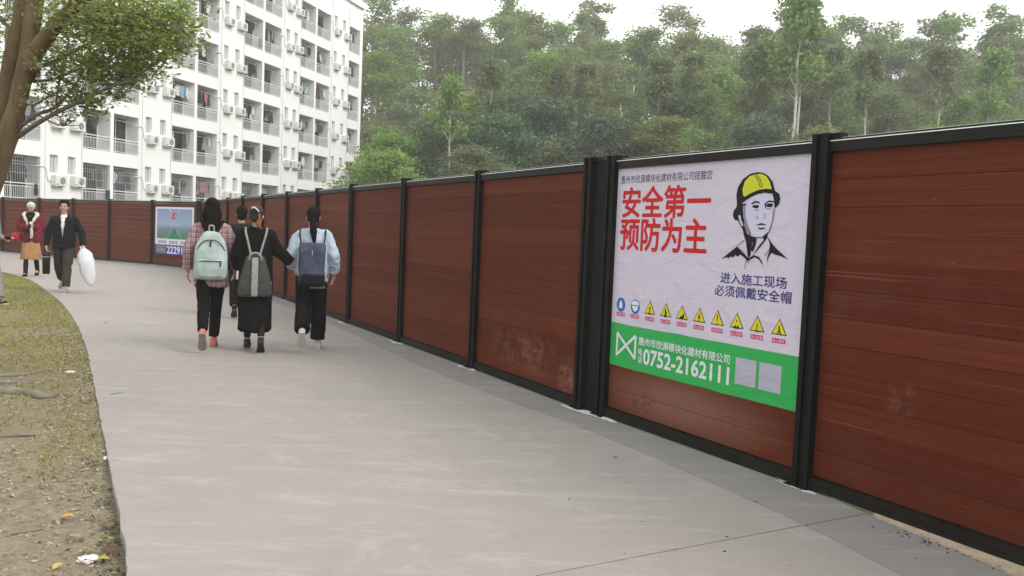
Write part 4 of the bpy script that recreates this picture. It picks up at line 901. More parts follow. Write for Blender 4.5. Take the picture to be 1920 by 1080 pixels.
M['grass'] = leafmat('short_grass', [(.20, .19, .05), (.30, .28, .08), (.38, .34, .14), (.15, .18, .04)], .7, .3); me.materials.append(M['grass']); me.update(); me.validate()
tag(link('grass', me), kind='stuff', label='sparse yellow-green grass on the worn verge', cat='grass')
G = verge_pts(11000, 2.2, 17, lambda x, y, d: .35 + (.6 if d < .35 else 0) + .5 * mn.noise(Vector((x, y, 4))), seed=8); n = len(G); G[:, 2] += .006 + rng.random(n) * .006
nrm = rvec(n) * .45 + [0, 0, 1]; nrm /= np.linalg.norm(nrm, axis=1, keepdims=True); u = np.cross(nrm, rvec(n)); u /= np.linalg.norm(u, axis=1, keepdims=True); v_ = np.cross(nrm, u); sz = .004 + .014 * rng.random((n, 1)) ** 2 * (1 + .25 * np.clip(G[:, 1:2] / 10, 0, 1))
M['litter'] = leafmat('dry_leaf_litter', [(.10, .07, .045), (.36, .29, .19), (.44, .38, .28), (.22, .16, .10), (.40, .33, .12), (.08, .055, .035)], .8, .05)
tag(quads('leaf_litter', G, u * sz, v_ * sz * .55, M['litter']), kind='stuff', label='small dry leaves and crumbs scattered over the verge', cat='leaf litter')
# clods and pebbles
G = verge_pts(1500, 2.2, 12, lambda x, y, d: .5, seed=12); pb = MB()
for x, y, z in G:
    s = vr.uniform(.004, .014) * (1.4 if vr.random() < .1 else 1); v = [(x + s * vr.uniform(.7, 1.2) * q[0], y + s * vr.uniform(.7, 1.2) * q[1], z + s * .7 * q[2]) for q in ((1,0,0),(0,1,0),(-1,0,0),(0,-1,0),(0,0,1),(0,0,-1))]
    pb.add(v, [(0,1,4),(1,2,4),(2,3,4),(3,0,4),(1,0,5),(2,1,5),(3,2,5),(0,3,5)])
tag(pb.build('pebbles', nmat('earth_clods', (.34, .29, .22), (.20, .165, .12), 3, .95, 0, coord='World')), kind='stuff', label='loose clods and pebbles on the bare soil', cat='pebbles')
# weeds in the gap along the slab edge
wb = []
for q in range(900):
    y = vr.uniform(2.4, 5.4) if q % 3 else vr.uniform(5.4, 9); 
    i = [k for k in range(len(LEFT_EDGE) - 1) if LEFT_EDGE[k][1] <= y <= LEFT_EDGE[k+1][1]][0]; a, b = LEFT_EDGE[i], LEFT_EDGE[i+1]; t_ = (y - a[1]) / (b[1] - a[1])
    if mn.noise(Vector((y * 2.2, 0, 3))) < -.05: continue
    x = a[0] + (b[0] - a[0]) * t_ - abs(vr.gauss(0, .09)) - .01; wb.append((x, y, soil_z(x, y) + vr.uniform(.003, .03)))
C = np.array(wb); n = len(C); nrm = rvec(n) * .6 + [0, 0, 1]; nrm /= np.linalg.norm(nrm, axis=1, keepdims=True); u = np.cross(nrm, rvec(n)); u /= np.linalg.norm(u, axis=1, keepdims=True); v_ = np.cross(nrm, u); sz = rng.uniform(.007, .018, (n, 1))
tag(quads('weeds', C, u * sz, v_ * sz * .6, leafmat('weed_leaves', [(.05, .09, .035), (.09, .14, .06), (.14, .18, .09)])), kind='stuff', label='small green weeds sprouting along the slab edge', cat='weeds')
# surface roots and twigs
M['root'] = nmat('weathered_root', (.26, .23, .18), (.15, .13, .105), 8, .9, .4, .005, (1, 1, 1), 'World')
def rootline(P, R_, name='tree_root', parent=tree, sink=.3, **kw):
    Q = []
    for (px, py) in P:
        d = ray(px, py); p = Vector((0, 0, CH)) + d * (-CH / d.z); Q.append(Vector((p.x, p.y, soil_z(p.x, p.y) + R_[0] * (1 - sink * 2))))
    mb = MB(); Q = [rel(q) if parent is tree else q for q in Q]
    limb(mb, Q, R_, 7, .12, 4); o = mb.build(name, M['root'], parent, True); return tag(o, **kw) if kw else o
rootline([(-60,742),(0,735),(55,740),(82,745),(105,742)], [.03,.045,.04,.035,.012]); rootline([(-40,705),(20,706),(60,700),(95,692)], [.02,.02,.015,.006]); rootline([(-30,716),(20,718),(80,716)], [.022,.02,.008]); rootline([(-20,818),(30,816),(66,814)], [.018,.016,.008])
for P, r_, lab in (([(118,748),(140,735),(155,727)], .005, 'pale forked twig lying near the slab edge'), ([(150,740),(160,755),(178,742)], .005, 'crooked pale twig touching the slab edge'), ([(22,992),(50,985),(82,978)], .006, 'grey twig on bare soil at lower left'),
                   ([(0,795),(15,785),(27,776)], .005, 'short pale twig at the left edge below the thick root'), ([(208,740),(220,738),(232,736)], .003, 'thin dark twig lying on the concrete path')):
    Q = []
    for (px, py) in P: d = ray(px, py); p = Vector((0, 0, CH)) + d * (-CH / d.z); Q.append(Vector((p.x, p.y, (soil_z(p.x, p.y) if edge_dist(p.x, p.y) > 0 else 0) + r_)))
    mb = MB(); limb(mb, Q, [r_, r_ * .8, r_ * .4], 6, .15, 4); tag(mb.build('twig', M['root'], None, True), lab, 'twig')
# single fallen leaves
def leaf_obj(px, py, L_, col, lab, rz, on_path=False):
    d = ray(px, py); p = Vector((0, 0, CH)) + d * (-CH / d.z); z = .004 if on_path else soil_z(p.x, p.y) + .012; m = MB(); n = 7; v = []
    for i in range(n + 1):
        t_ = i / n; wv = .32 * L_ * math.sin(PI * min(1, t_ ** .8)) ; zz = .18 * L_ * math.sin(t_ * PI * .8); v += [(L_ * (t_ - .5), -wv, zz + wv * .35), (L_ * (t_ - .5), 0, zz), (L_ * (t_ - .5), wv, zz + wv * .3)]
    f = []
    for i in range(n): a = i * 3; f += [(a, a+3, a+4, a+1), (a+1, a+4, a+5, a+2)]
    m.add(v, f); m.tube([(-L_ * .75, 0, 0), (-L_ * .45, 0, .005)], .0015, 4)
    tag(m.build('fallen_leaf', mt, None, True, (p.x, p.y, z), rz) if (mt := nmat('fallen_leaf_' + lab.split()[0], col, tuple(c * .6 for c in col), 30, .6, .2, .002)) else None, lab, 'leaf')
leaf_obj(126, 959, .075, (.62, .36, .02), 'orange fallen leaf on the bare soil, lower left', .3)
leaf_obj(110, 1048, .06, (.50, .40, .12), 'ochre fallen leaf near the bottom edge', 1.2); leaf_obj(192, 1034, .06, (.42, .34, .05), 'olive-yellow leaf beside the crumpled white tissue', .2)
leaf_obj(205, 1013, .07, (.14, .05, .03), 'brown curled leaf in the gap beside the slab edge', 2.0); leaf_obj(204, 970, .07, (.20, .10, .07), 'reddish-brown leaf by the weeds at the slab edge', 2.6)
leaf_obj(207, 995, .05, (.35, .38, .04), 'small yellow-green leaf above the brown curled leaf', .9); leaf_obj(137, 996, .07, (.34, .27, .18), 'tan fallen leaf between the orange leaf and the tissue', .1)
leaf_obj(1416, 940, .035, (.30, .27, .06), 'tiny yellow leaf on the concrete beside the joint line', .5, True); leaf_obj(1155, 859, .03, (.06, .045, .04), 'tiny dark brown leaf on the open concrete', .2, True); leaf_obj(198, 640 - 34, .05, (.12, .09, .07), 'dark dry leaf on the path far behind the verge bend', .2, True)
def crumple(px, py, s, col, name, lab, cat):
    d = ray(px, py); p = Vector((0, 0, CH)) + d * (-CH / d.z); bm = bmesh.new(); bmesh.ops.create_icosphere(bm, subdivisions=3, radius=1)
    for v in bm.verts: v.co = Vector((v.co.x * s[0], v.co.y * s[1], v.co.z * s[2])) * (1 + .6 * mn.noise(v.co * 2.3) + .3 * mn.noise(v.co * 6))
    me = bpy.data.meshes.new(name); bm.to_mesh(me); bm.free(); me.materials.append(mat(name + '_' + cat, col, .7)); tag(link(name, me, None, (p.x, p.y, soil_z(p.x, p.y) + s[2] * .7), .4), lab, cat)
crumple(165, 1032, (.036, .024, .016), (.75, .66, .68), 'crumpled_tissue', 'crumpled white and pinkish tissue on the soil near the bottom edge', 'tissue')
crumple(198, 853, (.010, .034, .010), (.78, .77, .74), 'paper_scrap', 'narrow white paper scrap standing against the slab edge', 'paper scrap')
crumple(131, 698, (.04, .015, .012), (.7, .66, .6), 'paper_scrap', 'torn pale paper scrap among the grass above the roots', 'paper scrap')
# dirt crumbs on the concrete at the lower right
mb = MB()
for q in range(90):
    t_ = vr.random(); px = 1650 + 230 * t_ + vr.gauss(0, 9); py = 985 + 75 * t_ + vr.gauss(0, 5)
    if q < 12: px, py = 1735 + vr.gauss(0, 6), 1017 + vr.gauss(0, 3)
    if q in range(12, 30): px, py = vr.uniform(1000, 1900), vr.uniform(820, 1070)
    d = ray(px, py); p = Vector((0, 0, CH)) + d * (-CH / d.z); s = vr.uniform(.002, .007)
    if p.x > 2.3: continue
    mb.add([(p.x+s*1.6,p.y,.0015),(p.x,p.y+s,.0015),(p.x-s*1.3,p.y,.0015),(p.x,p.y-s,.0015),(p.x,p.y,s)], [(0,1,4),(1,2,4),(2,3,4),(3,0,4)])
tag(mb.build('dirt_crumbs', mat('black_dirt', (.03, .025, .02), .9)), kind='stuff', label='black dirt crumbs along the foot of the nearest boards', cat='dirt')
# ------------------------------------------------------------------ people
def cloth(name, c, c2=None, scale=30, rough=.9, bump=.25): return nmat(name, c, c2 or tuple(v * .75 for v in c), scale, rough, bump, .003, (1, 1, 1), 'Object', spec=.08)
M['skin'] = nmat('skin', (.50, .31, .22), (.44, .25, .17), 12, .55, 0); M['hair'] = nmat('black_hair', (.006, .0055, .005), (.016, .012, .009), 40, .8, .6, .006, (1, 1, .12), 'Object', spec=.06)
M['eye'] = mat('eye_dark', (.02, .015, .012), .3); M['lip'] = mat('lip', (.38, .14, .12), .5); M['blackc'] = cloth('black_cloth', (.010, .010, .011)); M['sole_w'] = mat('pale_sole', (.50, .49, .46), .7); M['sole_g'] = mat('grey_sole', (.22, .21, .2), .8)
def plaid():
    m = mat('plaid_cloth', (.4, .2, .22), .9, .2); t = NT(m); co = t.coords('Object'); s = t.n('ShaderNodeSeparateXYZ'); t.l(co, s.inputs[0])
    def stripes(ax, per, wd): q = t.math('MODULO', t.math('ADD', s.outputs[ax], 5.0), per); return t.math('LESS_THAN', q, per * wd)
    c = t.mix(t.noise(co, 20, 3, .5, .3, .7), (.40, .27, .28), (.33, .20, .22))
    c = t.mix(t.math('MULTIPLY', stripes(0, .056, .42), .6), c, (.20, .075, .10)); c = t.mix(t.math('MULTIPLY', stripes(2, .062, .42), .6), c, (.19, .07, .10))
    c = t.mix(t.math('MULTIPLY', stripes(0, .028, .16), .45), c, (.62, .55, .56)); c = t.mix(t.math('MULTIPLY', stripes(2, .062, .1), .5), c, (.66, .60, .60)); t.col(c); t.bump(t.noise(co, 14, 4, .6), .3, .01); return m
HIPZ = .91
def solve_legs(legs):
    J = {}
    for sd, sx in (('L', 1), ('R', -1)):
        a, kb, spl, fp = legs[sd]; h = Vector((sx * .085, 0, HIPZ)); A = R(a)
        k = h + Vector((sx * spl * .5, -math.sin(A), -math.cos(A))) * .43; B = R(a - kb); an = k + Vector((sx * spl * .3, -math.sin(B), -math.cos(B))) * .42; J[sd] = [h, k, an, fp]
    def low(j): 
        fp = R(j[3]); return j[2].z - .085 * math.cos(fp) - .15 * math.sin(fp)
    dz = -min(low(J['L']), low(J['R'])); return J, dz
def base_body(root, legs, arms, skin, shoe_mat, sole_mat, female=False, head_rot=(0, 0, 0), boots=False):
    J, dz = solve_legs(legs); Z = Vector((0, 0, dz)); b = MB()
    sh = .165 if not female else .15
    b.ell((0, .0, 1.27) , (.145, .095, .17)); b.ell((0, 0, 1.08), (.125, .09, .15)); b.ell((0, 0, .94), (.15, .105, .11)); b.cap((-sh, .005, 1.385), (sh, .005, 1.385), .05, .05)
    for sd in 'LR':
        h, k, an, fp = J[sd]; b.cap(h, k, .078, .052); b.cap(k, an, .052, .034); f = Vector((0, -math.cos(R(fp)), -math.sin(R(fp)))); b.cap(an + Vector((0, 0, -.03)), an + f * .1 + Vector((0, 0, -.04)), .03, .026)
    hands = {}
    for sd, sx in (('L', 1), ('R', -1)):
        el, wr, hd, pn = [Vector(q) for q in arms[sd][:4]]; curl = arms[sd][4]; s0 = Vector((sx * (sh + .012), .005, 1.375)); b.cap(s0, el, .048, .036); b.cap(el, wr, .036, .024)
        hd.normalize(); pn = (pn - hd * pn.dot(hd)).normalized(); side = hd.cross(pn).normalized()
        b.cap(wr, wr + hd * .05, .024, .024); rot = Matrix((side, pn, hd)).transposed(); b.ell(wr + hd * .055, (.038, .016, .05), rot=rot)
        for i in range(4):
            ln = (.036, .041, .038, .03)[i]; p0 = wr + hd * .085 + side * (i - 1.5) * .0195; c1 = R(curl * .5); c2 = R(curl); d1 = hd * math.cos(c1) + pn * math.sin(c1); d2 = hd * math.cos(c2) + pn * math.sin(c2); c3 = R(curl * 1.5); d3 = hd * math.cos(c3) + pn * math.sin(c3)
            p1 = p0 + d1 * ln; p2 = p1 + d2 * ln * .7; p3 = p2 + d3 * ln * .5; b.cap(p0 - hd * .03, p1, .0105, .0095, 8); b.cap(p1, p2, .0095, .009, 8); b.cap(p2, p3, .009, .008, 8)
        tb = wr + hd * .03 + side * .03 * (1 if arms[sd][5] > 0 else -1); td = (side * arms[sd][5] * .6 + hd * .7 + pn * .35).normalized(); b.cap(tb, tb + td * .035, .012, .011, 8); b.cap(tb + td * .035, tb + td * .06 + pn * .008, .011, .009, 8)
        hands[sd] = wr + hd * .08 + Z
    b.cap((0, .012, 1.39), (0, .0, 1.54), .052, .046)
    HR = Matrix.Rotation(R(head_rot[2]), 3, 'Z') @ Matrix.Rotation(R(head_rot[0]), 3, 'X') @ Matrix.Rotation(R(head_rot[1]), 3, 'Y'); N0 = Vector((0, .01, 1.50))
    def hp(p): return N0 + HR @ (Vector(p) - N0)
    def he(mb, c, r): mb.ell(hp(c), r, rot=HR)
    hb = b
    he(hb, (0, .008, 1.618), (.073, .09, .09)); he(hb, (0, -.022, 1.575), (.060, .066, .075)); he(hb, (0, -.055, 1.525), (.030, .026, .024)); he(hb, (0, -.02, 1.535), (.047, .05, .035))
    hb.cap(hp((0, -.084, 1.607)), hp((0, -.100, 1.578)), .009, .014, 8); hb.cap(hp((-.034, -.072, 1.622)), hp((.034, -.072, 1.622)), .014, .014, 8)
    for sx in (-1, 1): he(hb, (sx * .076, .008, 1.59), (.011, .02, .030)); he(hb, (sx * .035, -.062, 1.572), (.022, .02, .02))
    hb.cap(hp((-.018, -.080, 1.549)), hp((.018, -.080, 1.549)), .009, .009, 8)
    for i in range(len(b.v)): b.v[i] = (b.v[i][0], b.v[i][1], b.v[i][2] + dz)
    fuse(b, 'body', skin, root, .0075, 4)
    def sh_(p): return hp(p) + Z
    for sx in (-1, 1):
        e = MB(); e.ell(sh_((sx * .031, -.083, 1.602)), (.013, .007, .0065), 10, 6, HR); e.build('eye', M['eye'], root, True)
        e = MB(); e.cap(sh_((sx * .016, -.088, 1.626)), sh_((sx * .048, -.078, 1.628)), .004, .003, 6); e.build('eyebrow', M['hair'], root, True)
    e = MB(); e.cap(sh_((-.02, -.090, 1.549)), sh_((.02, -.090, 1.549)), .005, .005, 6); e.build('mouth', M['lip'], root, True)
    # shoes
    for sd, sx in (('L', 1), ('R', -1)):
        h, k, an, fp = J[sd]; an = an + Z; rot = Matrix.Rotation(R(-fp), 3, 'X'); rot = Matrix.Rotation(R(fp), 3, 'X')
        def sp(p, rot=rot, an=an): return an + rot @ Vector(p)
        u = MB(); u.ell(sp((0, -.115, -.052)), (.046, .075, .032), rot=rot); u.ell(sp((0, -.02, -.045)), (.038, .07, .045), rot=rot); u.ell(sp((0, .03, -.045)), (.036, .035, .042), rot=rot)
        if boots: u.cap(sp((0, .0, -.03)), an + (k + Z - an) * .55, .046, .058, 12, False, True)
        else: u.cap(sp((0, .005, -.03)), sp((0, .005, .015)), .040, .042, 12, False, True)
        so = fuse(u, 'shoe', shoe_mat, root, .008, 3)
        out_ = [(-.036, .06), (-.02, .072), (.02, .072), (.036, .06), (.036, -.03), (.048, -.11), (.043, -.165), (.02, -.192), (-.02, -.192), (-.043, -.165), (-.048, -.11), (-.036, -.03)]
        n = len(out_); MB().add([tuple(sp((x, y, z))) for z in (-.087, -.066) for x, y in out_], [tuple(range(n))[::-1], tuple(range(n, 2 * n))] + [(i, (i+1) % n, n + (i+1) % n, n + i) for i in range(n)]).build('sole', sole_mat, so)
    return J, dz, sh_, HR, hands
def trousers(root, J, dz, m, w0=.022, w1=.024, end=.05, fold=.006, name='trousers'):
    b = MB(); Z = Vector((0, 0, dz)); b.ell((0, .005, .95 + dz), (.158, .118, .10)); b.ell((0, .02, .90 + dz), (.15, .115, .09))
    for sd in 'LR':
        h, k, an, fp = J[sd]; h, k, an = h + Z, k + Z, an + Z; e = an + (k - an).normalized() * end; b.cap(h, k, .082 + w0, .052 + (w0 + w1) / 2); b.cap(k, e, .052 + (w0 + w1) / 2, .040 + w1, 14, False, True)
    return fuse(b, name, m, root, .013, 5, fold, 13, (1, 1, .7))
def sleeves(b, arms, dz, r0=.066, r1=.045, end=0.0, sh=.155):
    for sd, sx in (('L', 1), ('R', -1)):
        el, wr = Vector(arms[sd][0]), Vector(arms[sd][1]); Z = Vector((0, 0, dz)); s0 = Vector((sx * sh, .005, 1.372)); wr = wr + (el - wr).normalized() * end; b.cap(s0 + Z, el + Z, r0, (r0 + r1) / 2 + .002); b.cap(el + Z, wr + Z, (r0 + r1) / 2 + .002, r1, 14, False, True)
def top(root, arms, dz, m, rings, name='jacket', r0=.066, r1=.045, fold=.008, collar=True, sh=.155, vox=.013, end=0, fs=9):
    b = MB(); b.loft([(z + dz, cx, cy, rx, ry) for z, cx, cy, rx, ry in rings], 32, sq=2.3); sleeves(b, arms, dz, r0, r1, end, sh); b.cap((-.11, .01, 1.385 + dz), (.11, .01, 1.385 + dz), .062, .062)
    if collar: b.cap((0, .018, 1.40 + dz), (0, .012, 1.455 + dz), .075, .062, 14, False, True)
    return fuse(b, name, m, root, vox, 4, fold * 1.3, fs * 1.35, (1, 1, .8))
def hair_cap(root, sh_, HR, extra, m=None, name='hair', back=.02, vox=.009, low=1.60):
    b = MB()
    b.ell(sh_((0, .026, 1.640)), (.084, .090, .088), rot=HR); b.ell(sh_((0, .045, low)), (.078, .068, .075), rot=HR); b.ell(sh_((0, -.035, 1.690)), (.06, .052, .028), rot=HR)
    extra(b, sh_); return fuse(b, name, m or M['hair'], root, vox, 3, .004, 30, (1, 1, .15))
def fr(x, y): return Vector((x, y, 0))
def heading(h): return math.atan2(h[0], -h[1])
ARMD = {'L': [(.245, .03, 1.12), (.255, -.06, .88), (0, -.15, -1), (-1, 0, 0), 35, 1], 'R': [(-.245, .03, 1.12), (-.255, -.06, .88), (0, -.15, -1), (1, 0, 0), 35, -1]}

# the three students seen from behind -------------------------------------------------
def person(x, y, rz, H, label, group=None):
    o = empty('person', (x, y, 0), rz, label=label, cat='person'); o.scale = (H / 1.71,) * 3; return o
def backpack_root(p, name, label): 
    o = empty(name, p.location[:], p.rotation_euler.z, label=label, cat='backpack'); o.scale = p.scale[:]; return o
def strap_tube(mb, P, w_=.022, th=.006):
    Q = curve3(P, 5)
    for i in range(len(Q) - 1):
        a, b_ = Q[i], Q[i+1]; mb.cap(a, b_, w_ * .6, w_ * .6, 8)
def dzof(legs): return solve_legs(legs)[1]

# 1: long black hair, plaid shirt, pale mint backpack
legs = {'L': (-20, 26, -.06, 52), 'R': (10, 4, -.14, 0)}; rz = heading((-.30, .95)); arms = {'L': [(.250, .045, 1.13), (.262, .0, .90), (0, -.1, -1), (-1, 0, 0), 35, 1], 'R': [(-.25, .03, 1.13), (-.26, -.10, .92), (0, -.4, -1), (1, 0, 0), 35, -1]}
p1 = person(-3.40, 9.62, rz, 1.67, 'long-haired woman in plaid shirt and coral shoes walking away, left of the trio')
J, dz, hp, HR, hd = base_body(p1, legs, arms, M['skin'], cloth('coral_shoe', (.75, .16, .14), None, 50, .6), M['sole_g'], True)
trousers(p1, J, dz, M['blackc'], .014, .016, .04)
top(p1, arms, dz, plaid(), [(.70, 0, .0, .188, .135), (.85, 0, 0, .19, .14), (1.0, 0, 0, .18, .13), (1.2, 0, 0, .18, .125), (1.34, 0, 0, .165, .11), (1.40, 0, 0, .12, .085)], 'plaid_shirt', .062, .048, .006, fs=7)
def ex(b, h):
    b.ell(h((0, .070, 1.53)), (.108, .056, .13)); b.ell(h((.0, .085, 1.41)), (.102, .042, .12)); b.ell(h((.058, .03, 1.52)), (.04, .06, .12)); b.ell(h((-.058, .03, 1.52)), (.04, .06, .12)); b.ell(h((-.05, .09, 1.35)), (.035, .025, .09)); b.ell(h((.045, .088, 1.36)), (.03, .025, .08))
hair_cap(p1, hp, HR, ex)
bp = backpack_root(p1, 'backpack', 'pale mint backpack worn by the woman in the plaid shirt'); bm_ = cloth('mint_canvas', (.44, .52, .50), (.31, .40, .39), 9); gm = cloth('grey_canvas', (.40, .42, .40)); z0 = .80 + dz
b = MB(); b.loft([(z0 + z, 0, y, rx, ry) for z, y, rx, ry in ((0, .20, .135, .055), (.015, .20, .168, .078), (.10, .205, .180, .092), (.24, .20, .178, .088), (.36, .19, .165, .075), (.45, .175, .135, .058), (.52, .165, .085, .040), (.545, .16, .04, .02))], 36, sq=2.9); fuse(b, 'pack_body', bm_, bp, .011, 3, .006, 9)
b = MB(); b.loft([(z0 + .02, 0, .255, .125, .03), (z0 + .035, 0, .262, .142, .042), (z0 + .12, 0, .268, .148, .048), (z0 + .21, 0, .264, .146, .042), (z0 + .235, 0, .255, .13, .03)], 30, sq=3.2); pk = fuse(b, 'front_pocket', bm_, bp, .009, 3, .004, 12)
MB().tube([(-.12, .300, z0 + .205), (-.06, .314, z0 + .208), (0, .318, z0 + .21), (.06, .314, z0 + .208), (.12, .300, z0 + .205)], .005, 6).build('zip', M['blackc'], pk, True)
MB().tube([(-.105, .312, z0 + .205), (-.108, .320, z0 + .15)], .006, 6).build('zip_pull', M['blackc'], pk)
MB().box(-.125, -.065, .308, .314, z0 + .045, z0 + .085).build('sewn_label', gm, pk)
zp = [(-.160, .205, z0 + .25), (-.145, .245, z0 + .33), (-.10, .262, z0 + .405), (-.04, .262, z0 + .44), (.04, .262, z0 + .44), (.10, .262, z0 + .405), (.145, .245, z0 + .33), (.160, .205, z0 + .25)]
MB().tube(curve3(zp), .006, 6).build('zip', M['blackc'], bp, True); MB().tube([(.0, .268, z0 + .44), (.005, .275, z0 + .37)], .008, 6).build('zip_pull', M['blackc'], bp)
MB().tube(curve3([(-.025, .165, z0 + .53), (-.022, .19, z0 + .60), (.022, .19, z0 + .60), (.025, .165, z0 + .53)]), .010, 6).build('carry_handle', gm, bp, True)
for sx in (-1, 1):
    b = MB(); strap_tube(b, [(sx * .05, .16, z0 + .52), (sx * .10, .10, 1.435 + dz), (sx * .125, .0, 1.450 + dz), (sx * .13, -.10, 1.38 + dz), (sx * .14, -.14, 1.2 + dz), (sx * .17, -.09, 1.0 + dz), (sx * .175, .08, .92 + dz)], .034); b.build('shoulder_strap', M['blackc'], bp, True)

# 2: bun with clip, long black coat, grey backpack
legs = {'L': (9, 6, .0, 0), 'R': (-11, 16, .0, 40)}; rz2 = heading((-.26, .96)); c_, s_ = math.cos(rz2), math.sin(rz2)
x2, y2, H2 = -2.90, 9.62, 1.575
arms = {'L': [(.225, .04, 1.12), (.21, -.08, .94), (0, -.6, -.8), (-1, 0, 0), 40, 1], 'R': [(-.275, .01, 1.17), (-.43, -.06, 1.04), (-1, -.2, -.1), (0, -1, -.3), 45, -1]}
p2 = person(x2, y2, rz2, H2, 'woman with clipped bun and long black coat in the middle of the trio')
J, dz, hp, HR, hd = base_body(p2, legs, arms, M['skin'], cloth('dark_ankle_boot', (.05, .042, .04), None, 40, .5), mat('black_sole', (.02, .02, .02), .7), True, (0, 0, -14))
b = MB(); b.loft([(z + dz, 0, y, rx, ry) for z, y, rx, ry in ((.20, .05, .188, .225), (.5, .035, .19, .20), (.8, 0, .205, .155), (1.0, 0, .2, .145), (1.2, 0, .19, .135), (1.34, 0, .175, .12), (1.41, 0, .12, .09))][::-1], 48, fold=.05, kf=7)
sleeves(b, arms, dz, .072, .062, .02); b.cap((-.12, .01, 1.385 + dz), (.12, .01, 1.385 + dz), .064, .064); b.cap((0, .02, 1.40 + dz), (0, .01, 1.46 + dz), .08, .066, 14, False, True)
trousers(p2, J, dz, cloth('dark_tights', (.03, .022, .02)), .004, .004, .03, 0, 'tights')
fuse(b, 'long_coat', M['blackc'], p2, .013, 4, .012, 6, (1, 1, .4))
def ex(b, h): b.ell(h((0, .085, 1.66)), (.052, .045, .05)); b.ell(h((0, .07, 1.57)), (.06, .045, .05))
hair_cap(p2, hp, HR, ex, nmat('dark_brown_hair', (.016, .012, .010), (.03, .022, .016), 40, .6, .5, .004, (1, 1, .12)))
b = MB(); b.tube(curve3([hp((.035, .118, 1.69)), hp((.0, .135, 1.70)), hp((-.035, .125, 1.675)), hp((-.05, .105, 1.65))]), .009, 8); b.build('hair_clip', mat('white_clip', (.7, .68, .65), .4), p2, True)
b = MB()
for q in range(7): a = q * .5; b.tube(curve3([hp((-.05, .095, 1.63)), hp((-.06 - .01 * math.sin(a), .118, 1.57)), hp((-.045 - .02 * math.cos(a), .125, 1.50)), hp((-.07 - .012 * q % .03, .11, 1.45))]), .009, 6)
b.build('hair_ribbon', cloth('rust_ribbon', (.30, .13, .06)), p2, True)
bp = backpack_root(p2, 'backpack', 'grey tapered backpack with pale centre stripe on the woman in the long black coat'); g1 = cloth('dark_grey_canvas', (.075, .075, .075), (.05, .05, .052)); g2 = cloth('light_grey_canvas', (.33, .33, .30))
z0 = (.625 / H2 * 1.71) 
b = MB(); b.loft([(z0 + z, 0, y, rx, ry) for z, y, rx, ry in ((0, .20, .165, .055), (.02, .20, .198, .075), (.12, .20, .195, .085), (.26, .195, .165, .078), (.38, .185, .130, .065), (.47, .175, .105, .05), (.50, .17, .06, .03))], 36, sq=3.0); fuse(b, 'pack_body', g1, bp, .011, 3, .007, 9)
v = []
pr = [(.0, .272), (.02, .292), (.12, .304), (.26, .292), (.38, .268), (.47, .240)]
MB().add([(sx * .036, y, z0 + z) for z, y in pr for sx in (-1, 1)] + [(sx * .036, y - .02, z0 + z) for z, y in pr for sx in (-1, 1)], [(2*i, 2*i+1, 2*i+3, 2*i+2) for i in range(5)] + [(12+2*i, 2*i, 2*i+2, 14+2*i) for i in range(5)] + [(2*i+1, 13+2*i, 15+2*i, 2*i+3) for i in range(5)]).build('centre_stripe', g2, bp)
b = MB(); b.tube(curve3([(-.07, .225, z0 + .44), (-.055, .24, z0 + .50), (0, .24, z0 + .525), (.055, .24, z0 + .50), (.07, .225, z0 + .44)]), .013, 8); b.build('pack_rim', g2, bp, True)
for sx in (-1, 1):
    b = MB(); strap_tube(b, [(sx * .05, .19, z0 + .49), (sx * .09, .15, 1.28 + dz), (sx * .12, .115, 1.40 + dz), (sx * .125, .0, 1.45 + dz), (sx * .13, -.11, 1.36 + dz), (sx * .15, -.15, 1.15 + dz), (sx * .19, -.06, .9 + dz), (sx * .18, .1, .78 + dz)], .022); b.build('shoulder_strap', g2, bp, True)
MB().tube([(.20, .17, z0 + .30), (.205, .18, z0 + .2)], .014, 6).build('side_tag', mat('pale_tag', (.6, .6, .58), .5), bp)

# 3: ponytail, pale blue denim jacket, dark backpack
legs = {'L': (-16, 38, .02, 48), 'R': (8, 2, .02, 0)}; rz3 = heading((-.22, .97))
arms = {'L': [(.255, .05, 1.13), (.235, -.09, .98), (0, -1, -.3), (-1, 0, 0), 35, 1], 'R': [(-.26, .05, 1.13), (-.27, -.06, .92), (0, -.4, -1), (1, 0, 0), 35, -1]}
p3 = person(-2.33, 9.90, rz3, 1.62, 'ponytailed woman in pale blue denim jacket walking away, right of the trio')
J, dz, hp, HR, hd = base_body(p3, legs, arms, M['skin'], cloth('white_sneaker', (.60, .58, .53), None, 50, .6), M['sole_w'], True)
trousers(p3, J, dz, M['blackc'], .026, .050, .03, .008)
b = MB(); b.loft([(z + dz, 0, 0, rx, ry) for z, rx, ry in ((.735, .178, .130), (.80, .178, .13), (.95, .165, .125), (1.1, .15, .11))], 40, fold=.03, kf=8); b.build('shirt_hem', cloth('tan_cloth', (.42, .31, .22)), p3, True)
top(p3, arms, dz, nmat('pale_denim', (.50, .58, .66), (.38, .48, .60), 9, .9, .3, .003, fine=120), [(.80, 0, .0, .165, .125), (.83, 0, 0, .18, .135), (.95, 0, 0, .195, .15), (1.15, 0, 0, .19, .14), (1.32, 0, 0, .175, .12), (1.40, 0, 0, .12, .09)], 'denim_jacket', .072, .052, .013, fs=8)
def ex(b, h):
    b.cap(h((0, .10, 1.64)), h((0, .125, 1.56)), .036, .040); b.cap(h((0, .125, 1.56)), h((-.01, .135, 1.42)), .040, .044); b.cap(h((-.01, .135, 1.42)), h((-.02, .13, 1.28)), .042, .015)
hair_cap(p3, hp, HR, ex)
b = MB(); b.cap(hp((0, .108, 1.632)), hp((0, .113, 1.615)), .038, .038, 12); b.build('hair_tie', M['blackc'], p3, True)
